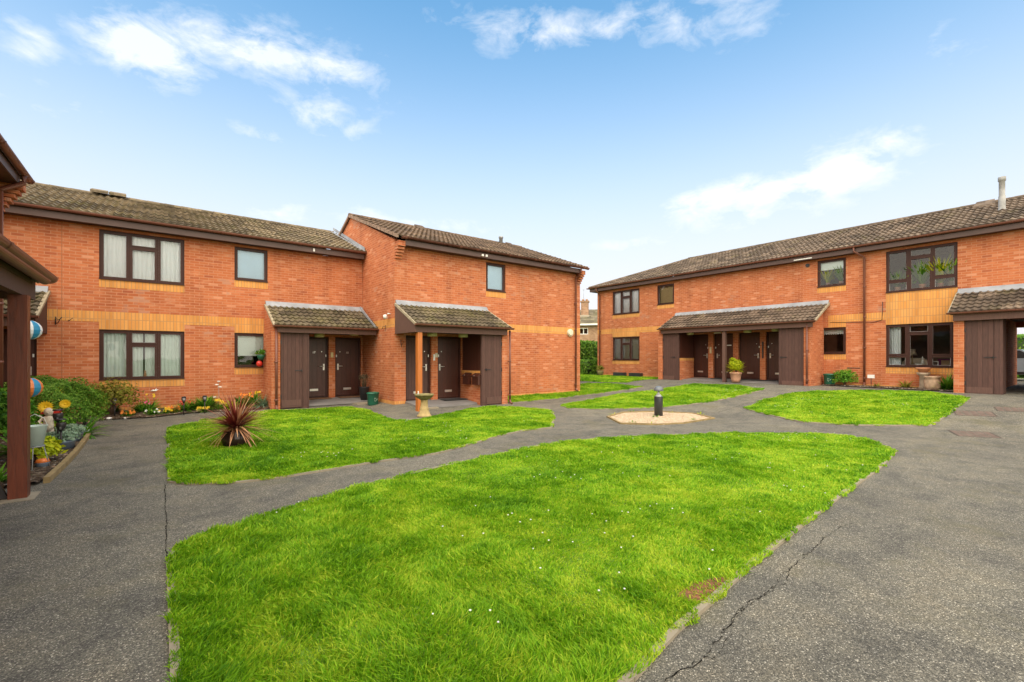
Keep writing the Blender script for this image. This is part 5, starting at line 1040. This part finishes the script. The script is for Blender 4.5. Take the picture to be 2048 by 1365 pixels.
def bin_(loc, label, rz=0, mat=None):
    t = thing('recycling_bin', loc, label, 'recycling box', rz); MB().lathe([(.145, 0), (.165, .05), (.18, .36), (.19, .37)], (0, 0, 0), 28, 1.05, .85).build('body', mat or greenplastic, t)
    MB().lathe([(.195, .371), (.2, .385), (.19, .415), (.12, .43)], (0, 0, 0), 28, 1.05, .85).build('lid', mat or greenplastic, t)
    m = MB()
    for k in range(3):
        a = math.pi / 2 + k * 2.094; u = Vector((math.cos(a), math.sin(a))); p = u * .042; s_ = Vector((-u.y, u.x)); a_ = [p + s_ * .024, p - s_ * .024, p - s_ * .008 - u * .012, p + s_ * .03 - u * .012]
        m.prism([(q.x, -.160, .20 + q.y) for q in a_], (0, .004, 0)); c2 = p + s_ * .034; m.prism([(c2.x + s_.x * .018, -.160, .2 + c2.y + s_.y * .018), (c2.x + u.x * .018, -.160, .2 + c2.y + u.y * .018), (c2.x - u.x * .018, -.160, .2 + c2.y - u.y * .018)], (0, .004, 0))
    m.build('recycling_symbol', plain('pale_print', (.45, .6, .5), .5) if 'pale_print' not in MATS else MATS['pale_print'], t); return t
bin_(Vector((5.36, 14.15, .0)), 'green recycling box with lid beside the tall black pot', R(10)); bin_(rel((19.90, 6.22), .02), 'green recycling box beside the right-hand porch downpipe', R(-80))
t = shrub('conifer_shrub', rel((19.82, 5.72), .02), 'low spreading green conifer beside the recycling box', 'shrub', leaf_mid, (.40, .42, .38), .24, 1800, .035, 72, st=9, shell=.2)
clump(19.85, 4.9 - .9, 'small tuft of leaves below the lower right window', leaf_bronze, 60, .26, .012, 73); clump(19.7, 4.75, 'low weed by the white lamp on a stake', leaf_bronze, 40, .16, .01, 74); clump(19.75, 2.95, 'bright green plant between the stone urn and the brick pier', leaf_mid, 160, .42, .02, 75, up=.4)
t = thing('terracotta_planter', Vector((19.0, 9.3, .49)), 'terracotta pot with a lime yellow shrub under the long porch', 'potted plant'); MB().lathe([(.14, 0), (.18, .12), (.215, .34), (.235, .35), (.24, .41), (.225, .42)], (0, 0, 0), 26).build('pot', terra_p, t); MB().lathe([(.21, .39), (.2, .40)], (0, 0, 0), 18).build('compost', soil, t)
leafcloud('foliage', leaf_lime, t, (0, 0, .64), (.27, .27, .34), 900, .045, 76, .1); straps('shoot', leaf_lime, t, (0, 0, .5), 130, .46, .022, .75, .5, 176, (.5, 1), .12); leafcloud('foliage', leaf_lime, t, (.05, .16, .84), (.14, .14, .20), 260, .045, 77, .1); stems(t, 12, .12, .85, 77)
t = planter('green_planter', rel((19.75, 17.35)), 'mossy green tub with pale flowers at the far left corner', [(.14, 0), (.19, .2), (.2, .3), (.19, .31)], stone_m, leaf_bronze, (.25, .25, .22), 380, .05, 78)
for y, lb in ((16.16, 'dark rectangular trough under the far left window, the left one'), (15.1, 'dark rectangular trough below the far window, the right one')):
    tag(MB().box(-.13, .13, -.36, .36, 0, .20).build('trough', darkgrey, None, rel((20.0, y), .02)), lb, 'trough', 'dark troughs below the far window')
t = thing('spike_light', rel((20.0, 4.98), .02), 'white box lamp on a black stake beside the downpipe', 'garden light'); MB().box(-.03, .03, -.1, .1, .30, .42).build('lamp', white, t); MB().tube([(0, 0, 0), (0, 0, .30)], .012, 6).build('stake', black, t)
t = thing('stone_urn', rel((19.55, 3.28), .02), 'squat weathered stone block urn below the big lower window', 'urn'); MB().lathe([(.17, 0), (.20, .1), (.20, .3), (.17, .36), (.21, .40), (.2, .44)], (0, 0, 0), 14, 1, 1, .05).build('body', plain('pink_stone', (.42, .29, .19), .9, vary=.3, scale=8, bump=.5), t)
t = thing('stone_pedestal', rel((19.85, 3.55), .02), 'stone pedestal behind the squat urn', 'pedestal'); MB().lathe([(.15, 0), (.11, .08), (.10, .42), (.17, .48), (.18, .54)], (0, 0, 0), 16).build('body', plain('grey_stone', (.36, .28, .20), .9, vary=.3, scale=8, bump=.5), t)
t = thing('terracotta_bowl', rel((19.85, 3.55), .56), 'terracotta bowl set on top of the stone pedestal', 'bowl'); MB().lathe([(.10, 0), (.16, .10), (.20, .13), (.20, .16), (.18, .165)], (0, 0, 0), 20).build('body', terra, t)
# doormats
def mat_(c, sx, sy, mat, label, rz=0): tag(MB().box(-sx, sx, -sy, sy, 0, .018).build('doormat', mat, None, c, rz), label, 'doormat')
mat_((4.1, 15.80, .168), .42, .2, coir, 'brown doormat at the left door of the inner corner porch'); mat_((5.15, 15.78, .167), .36, .2, coir, 'brown doormat nearest the tall black pot in the corner porch'); mat_((7.6, 12.95, .152), .42, .22, rubber, 'dark doormat at the dark door of the gabled block')
mat_((20.0, 10.45, .556), .22, .38, rubber, 'dark doormat behind the brown porch post'); mat_((20.0, 9.0, .556), .22, .55, rubber, 'wide dark doormat right of the terracotta pot'); mat_((20.02, 8.2, .557), .2, .3, rubber, 'dark doormat beside the right-hand store of the long porch')
tag(slabq([(5.0, 14.55, .045), (5.62, 14.4, .045), (5.62, 15.2, .115), (4.7, 15.2, .105)], 'concrete_ramp', .05, concrete), kind='structure')
tag(slabq([(6.0, 12.0, .045), (6.55, 12.0, .045), (6.55, 12.14, .06), (6.0, 12.14, .06)], 'porch_threshold', .05, concrete), kind='structure')
# bird bath
t = thing('bird_bath', rel((5.42, 10.72)), 'weathered stone bird bath with mossy bowl in front of the gabled block porch', 'bird bath')
MB().lathe([(.19, 0), (.19, .035), (.155, .06), (.15, .08), (.125, .14), (.115, .20), (.12, .215), (.10, .24), (.088, .40), (.095, .415), (.09, .43)], (0, 0, 0), 10).build('pedestal', stone, t)
MB().lathe([(.09, .431), (.14, .46), (.20, .50), (.235, .545), (.25, .55), (.25, .585), (.215, .585), (.15, .54), (.05, .525)], (0, 0, 0), 26, 1, 1, .03).build('bowl', stone_m, t)
MB().lathe([(.015, 0), (.022, .03), (.01, .05), (.018, .07), (.005, .085)], (-.19, -.04, .587), 8).build('bird_figure', white, t)
# bollard
t = thing('bollard_light', G(1317, 832), 'charcoal mushroom-topped bollard light in the gravel bed', 'bollard')
MB().lathe([(.108, -.02), (.108, .50), (.104, .51)], (0, 0, 0), 32).build('column', darkgrey, t)
MB().lathe([(.104, .511), (.07, .535), (.035, .575), (.026, .60), (.026, .645)], (0, 0, 0), 28).build('reflector', plain('satin_steel', (.45, .47, .48), .35, metal=.5), t)
MB().lathe([(.03, .646), (.122, .655), (.125, .675), (.115, .715), (.09, .755), (.05, .778), (.01, .785)], (0, 0, 0), 32).build('dome', greydome, t)
for i, (px, py, s_) in enumerate(((1262, 824, .5), (1225, 830, .5), (1310, 835, .55), (1300, 849, .5), (1268, 846, .4), (1400, 829, .5), (1385, 840, .5), (1340, 826, .4))):
    p = G(px, py); tt = thing('weed', p, ['weed at the back left rim of the gravel bed', 'weed in the left corner of the gravel bed', 'weed at the foot of the bollard', 'weed at the front edge of the gravel bed', 'tiny weed left of centre at the front of the gravel bed', 'weed at the back right rim of the gravel bed', 'weed in the right part of the gravel bed', 'weed behind the bollard'][i], 'weed')
    straps('leaf', leaf_lime if i % 2 else leaf_mid, tt, (0, 0, 0), 24, .13 * s_ * 1.6, .009, .4, 1.2, 80 + i, base=.08)
# cordyline
p = G(472, 893); t = thing('cordyline_plant', p, 'spiky red cordyline in a dark pot on the left lawn', 'potted plant')
MB().lathe([(.15, 0), (.19, .03), (.22, .12), (.215, .20), (.18, .25), (.19, .27), (.17, .275)], (0, 0, 0), 26).build('pot', plain('dark_glazed_pot', (.035, .018, .016), .25, vary=.3), t)
MB().tube([(0, 0, .25), (0, 0, .38)], .04, 10).build('trunk', woodm, t)
straps('leaf', cord_m, t, (0, 0, .34), 210, .62, .014, .95, .35, 91, (.2, .85), .04); straps('leaf', cord_m, t, (0, 0, .34), 90, .70, .013, .45, .6, 92, (1.0, 1.9), .04); straps('leaf', cord_m, t, (0, 0, .30), 30, .62, .012, .05, 1.6, 93, (.8, 1.7), .04)
# manholes / brick filled recessed covers
def cov(px0, py0, px1, py1, ly, label):
    a, b = G(px0, py0), G(px1, py1); c = (a + b) / 2; t = thing('drain_cover', c, label, 'drain cover'); ex = (b - a).xy.normalized(); ey = Vector((-ex.y, ex.x)); lx = (b - a).length / 2
    def q(m, u0, u1, v0, v1, h):
        P = []
        for (u, v) in ((u0, v0), (u1, v0), (u1, v1), (u0, v1)): w = c.xy + ex * u + ey * v; P.append((w.x - c.x, w.y - c.y, gz(w.x, w.y) + h - c.z))
        m.face(P)
    m = MB(); w = .018
    for (u0, u1, v0, v1) in ((-lx, lx, -ly, -ly + w), (-lx, lx, ly - w, ly), (-lx, -lx + w, -ly + w, ly - w), (lx - w, lx, -ly + w, ly - w)): q(m, u0, u1, v0, v1, .004)
    m.build('rim', MATS.get('rusty_rim') or plain('rusty_rim', (.07, .05, .04), .8), t); m = MB(); n = int(2 * lx / .12)
    for i in range(n):
        for j in range(4):
            a0 = -lx + w + (2 * lx - 2 * w) * i / n; b0 = -ly + w + (2 * ly - 2 * w) * j / 4; q(m, a0 + .012, a0 + (2 * lx - 2 * w) / n - .008, b0 + .008, b0 + (2 * ly - 2 * w) / 4 - .006, .004)
    m.build('paver_infill', MATS.get('paver_red') or plain('paver_red', (.145, .105, .085), .9, vary=.35, scale=10), t)
cov(1908, 826, 1990, 829, .30, 'red brick filled drain cover at the corner of the right lawn'); cov(1905, 867, 1992, 871, .30, 'red brick filled drain cover nearest the camera on the right'); cov(1990, 818, 2070, 821, .28, 'red brick filled drain cover at the right edge near the archway')
# hedges behind
def hedge(name, c, rad, label, seed, n=14000, size=.07):
    t = thing(name, c, label, 'hedge'); r = np.random.default_rng(seed); cl = MB(); cl.lathe([(.9, 0), (.92, .6), (.8, .85), (.3, .93)], (0, 0, 0), 20, rad[0] * .9, rad[1] * .9); 
    for i, v in enumerate(cl.v): cl.v[i] = (v[0], v[1], v[2] * rad[2])
    cl.build('stem', plain('hedge_core', (.03, .06, .012), .9) if 'hedge_core' not in MATS else MATS['hedge_core'], t)
    th = r.uniform(0, 2 * math.pi, n); z = r.uniform(0, 1, n); top = r.uniform(0, 1, n) < .3; sq = lambda a: np.sign(np.cos(a)) * np.abs(np.cos(a)) ** .6; sq2 = lambda a: np.sign(np.sin(a)) * np.abs(np.sin(a)) ** .6
    k = np.where(top, np.sqrt(r.uniform(0, 1, n)), 1) * r.uniform(.9, 1.03, n); zz = np.where(top, 1 - .06 * k, z); k = k * np.where(zz > .85, 1 - (zz - .85) * .8, 1); P = np.stack([sq(th) * rad[0] * k, sq2(th) * rad[1] * k, zz * rad[2]], 1) + r.normal(0, .02, (n, 3))
    d = np.stack([np.cos(th), np.sin(th), np.where(top, 1.6, .2)], 1) + r.normal(0, .5, (n, 3)); d /= np.linalg.norm(d, axis=1)[:, None]; a = np.cross(d, r.normal(0, 1, (n, 3))); a /= np.linalg.norm(a, axis=1)[:, None]; b = np.cross(d, a); s = size * r.uniform(.6, 1.3, n)[:, None]
    V = np.stack([P - a * s * .8, P + b * s * .45, P + a * s * .8, P - b * s * .45], 1).reshape(-1, 3); npmesh('foliage', V, np.arange(n)[:, None] * 4 + np.array([0, 1, 2, 3]), leaf_hedge, t, np.repeat(np.clip(.45 + r.normal(0, .22, n), 0, 1), 4)); return t
h2 = ray(1178, 752); k2 = 25.8; hedge('hedge', (20.6, 20.6, .45), (1.9, 1.7, .92), 'low rounded hedge nearest in the gap between the blocks', 95); h1 = ray(1185, 722); k1 = 32; hedge('hedge', (h1.x * k1 + 1.0, h1.y * k1 + 1, .45), (5, 1.6, 2.2), 'taller hedge behind the low one in the gap', 96, 26000, .11)
# plants and things seen in the windows of D
def sill(y, z, label, pot, pr, plant, L, seed, n=46, w=.012, up=.6, droop=.9):
    w *= 1.6; up, droop = 2.5, .55; t = thing('window_plant', (20.56, y, z), label, 'potted plant'); MB().lathe([(pr * .7, 0), (pr, pr * 1.7), (pr * 1.08, pr * 1.75), (pr, pr * 1.9)], (0, 0, 0), 18).build('pot', pot, t); straps('leaf', plant, t, (0, 0, pr * 1.8), n, L, w, up, droop, seed, base=.04); leafcloud('foliage', plant, t, (0, 0, pr * 2 + L * .33), (.14, .20, L * .36), 240, .06, seed, .1)
zs = .49 + 3.29 + .05
sill(4.36, zs, 'plant in a pale pot at the left end of the upper window sill', terra_p, .09, leaf_mid, .6, 101, 110, .018, .85, .7); sill(4.08, zs, 'small plant in a white pot on the upper sill, second from left', white, .07, leaf_mid, .55, 102, 80, .016, .8)
sill(3.70, zs, 'leafy plant in a terracotta pot in the middle of the upper window', terra, .10, leaf_mid, .85, 103, 150, .02, .85); sill(3.25, zs, 'tall green fern in a terracotta pot, right part of the upper window', terra, .09, leaf_lime if False else leaf_lime, .95, 104, 150, .022, .9, .8); sill(2.98, zs, 'plant in a pale grey pot at the right end of the upper window', concrete, .1, leaf_mid, .8, 105, 110, .018, .85)
sill(6.48, .49 + 3.80, 'bushy plant at the left of the small upper window', terra_p, .07, leaf_lime, .60, 106, 130, .018, .8); sill(6.05, .49 + 3.80, 'spiky plant at the right of the small upper window', terra_p, .07, leaf_mid, .62, 107, 120, .016, .85)
t = thing('armchair', (21.2, 4.05, .52), 'cream armchair behind the lower right window', 'armchair'); MB().box(-.35, .35, -.4, .4, .1, .45).build('seat', creamf, t); m = MB(); m.prism([(.30, -.4, .45), (.30, .4, .45), (.30, .38, .85), (.30, .2, .98), (.30, -.2, .98), (.30, -.38, .85)], (.14, 0, 0)); m.build('backrest', creamf, t)
for s in (-1, 1): MB().box(-.35, .3, s * .4 - .07, s * .4 + .07, .1, .62).build('armrest', creamf, t)
t = thing('sofa', (21.1, 2.95, .52), 'purple sofa behind the lower right window', 'sofa'); MB().box(-.4, .4, -.5, .5, .1, .5).build('seat', purple, t); MB().box(.28, .48, -.5, .5, .5, .95).build('backrest', purple, t)
tag(MB().box(-.08, .08, -.2, .2, 0, .2).build('cushion', wood, None, (20.75, 3.05, 1.23)), 'tan box at the right end of the lower window sill', 'box')
t = thing('table_lamp', (21.5, 4.15, 1.3), 'cream shaded table lamp behind the lower right window', 'lamp'); MB().lathe([(.14, .30), (.08, .52), (.07, .52)], (0, 0, 0), 18).build('lamp_shade', creamf, t); MB().lathe([(.07, 0), (.02, .05), (.02, .3)], (0, 0, 0), 12).build('base', wood, t)
t = thing('photo_frame', (20.42, 3.42, 1.25), 'white photo frame standing on the lower window sill', 'photo frame'); m = MB(); m.box(0, .02, -.14, .14, 0, .02); m.box(0, .02, -.14, .14, .13, .15); m.box(0, .02, -.14, -.12, .02, .13); m.box(0, .02, .12, .14, .02, .13); m.build('frame', white, t)
t = thing('ornament_tree', (20.42, 3.78, 1.25), 'tiny white tree ornament in a bowl on the lower window sill', 'ornament'); MB().lathe([(.07, 0), (.1, .06), (.09, .065)], (0, 0, 0), 16).build('bowl', white, t); MB().lathe([(.05, .07), (.03, .14), (.035, .145), (.02, .22), (.022, .225), (.004, .32)], (.02, -.10, 0), 12).build('tree', white, t)
# figurine in A's lower window
t = thing('figurine', (-.32, 16.08, .99), 'small figurine between the net curtains of the lower left window', 'ornament'); MB().lathe([(.03, 0), (.035, .06), (.02, .13), (.024, .17), (.008, .2)], (0, 0, 0), 12).build('body', terra, t)
# parked car beyond the archway
t = thing('parked_car', (31.0, 2.6, .46), 'pale blue car parked beyond the archway at the right edge', 'car', rz=R(90))
paint = plain('car_paint', (.34, .44, .52), .25, metal=.3, vary=.04); m = MB()
prof = [(-2.05, .30), (-2.10, .55), (-2.02, .80), (-1.85, .92), (-1.0, 1.00), (-.45, 1.42), (.9, 1.45), (1.6, 1.05), (2.0, .95), (2.08, .6), (2.05, .30)]
m.prism([(x, -.82, z) for x, z in prof], (0, 1.64, 0)); m.build('body', paint, t); cg_ = plain('car_glass', (.03, .04, .045), .08)
for s in (-.825, .821): MB().prism([(-.92, s, 1.02), (-.42, s, 1.37), (.82, s, 1.39), (1.35, s, 1.06)], (0, .004, 0)).build('side_window', cg_, t)
for x in (-1.3, 1.3):
    for s in (-.83, .63):
        w = MB(); w.tube([(x, s, .31), (x, s + .2, .31)], .31, 22); W = w.build('wheel', plain('tyre', (.02, .02, .02), .8) if 'tyre' not in MATS else MATS['tyre'], t); MB().tube([(x, s - .008 if s < 0 else s + .201, .31), (x, s - .001 if s < 0 else s + .208, .31)], .19, 16).build('rim', steel, W)
for s in (-.7, .5): MB().box(-2.12, -2.05, s, s + .2, .62, .78).build('headlight', white, t)
MB().box(-2.14, 2.12, -.84, .84, .32, .42).build('bumper', black, t)

hedge('hedge', (37, 1.5, .45), (1.5, 7, 2.3), 'hedge beyond the parked car, seen through the archway', 97, 14000, .12)
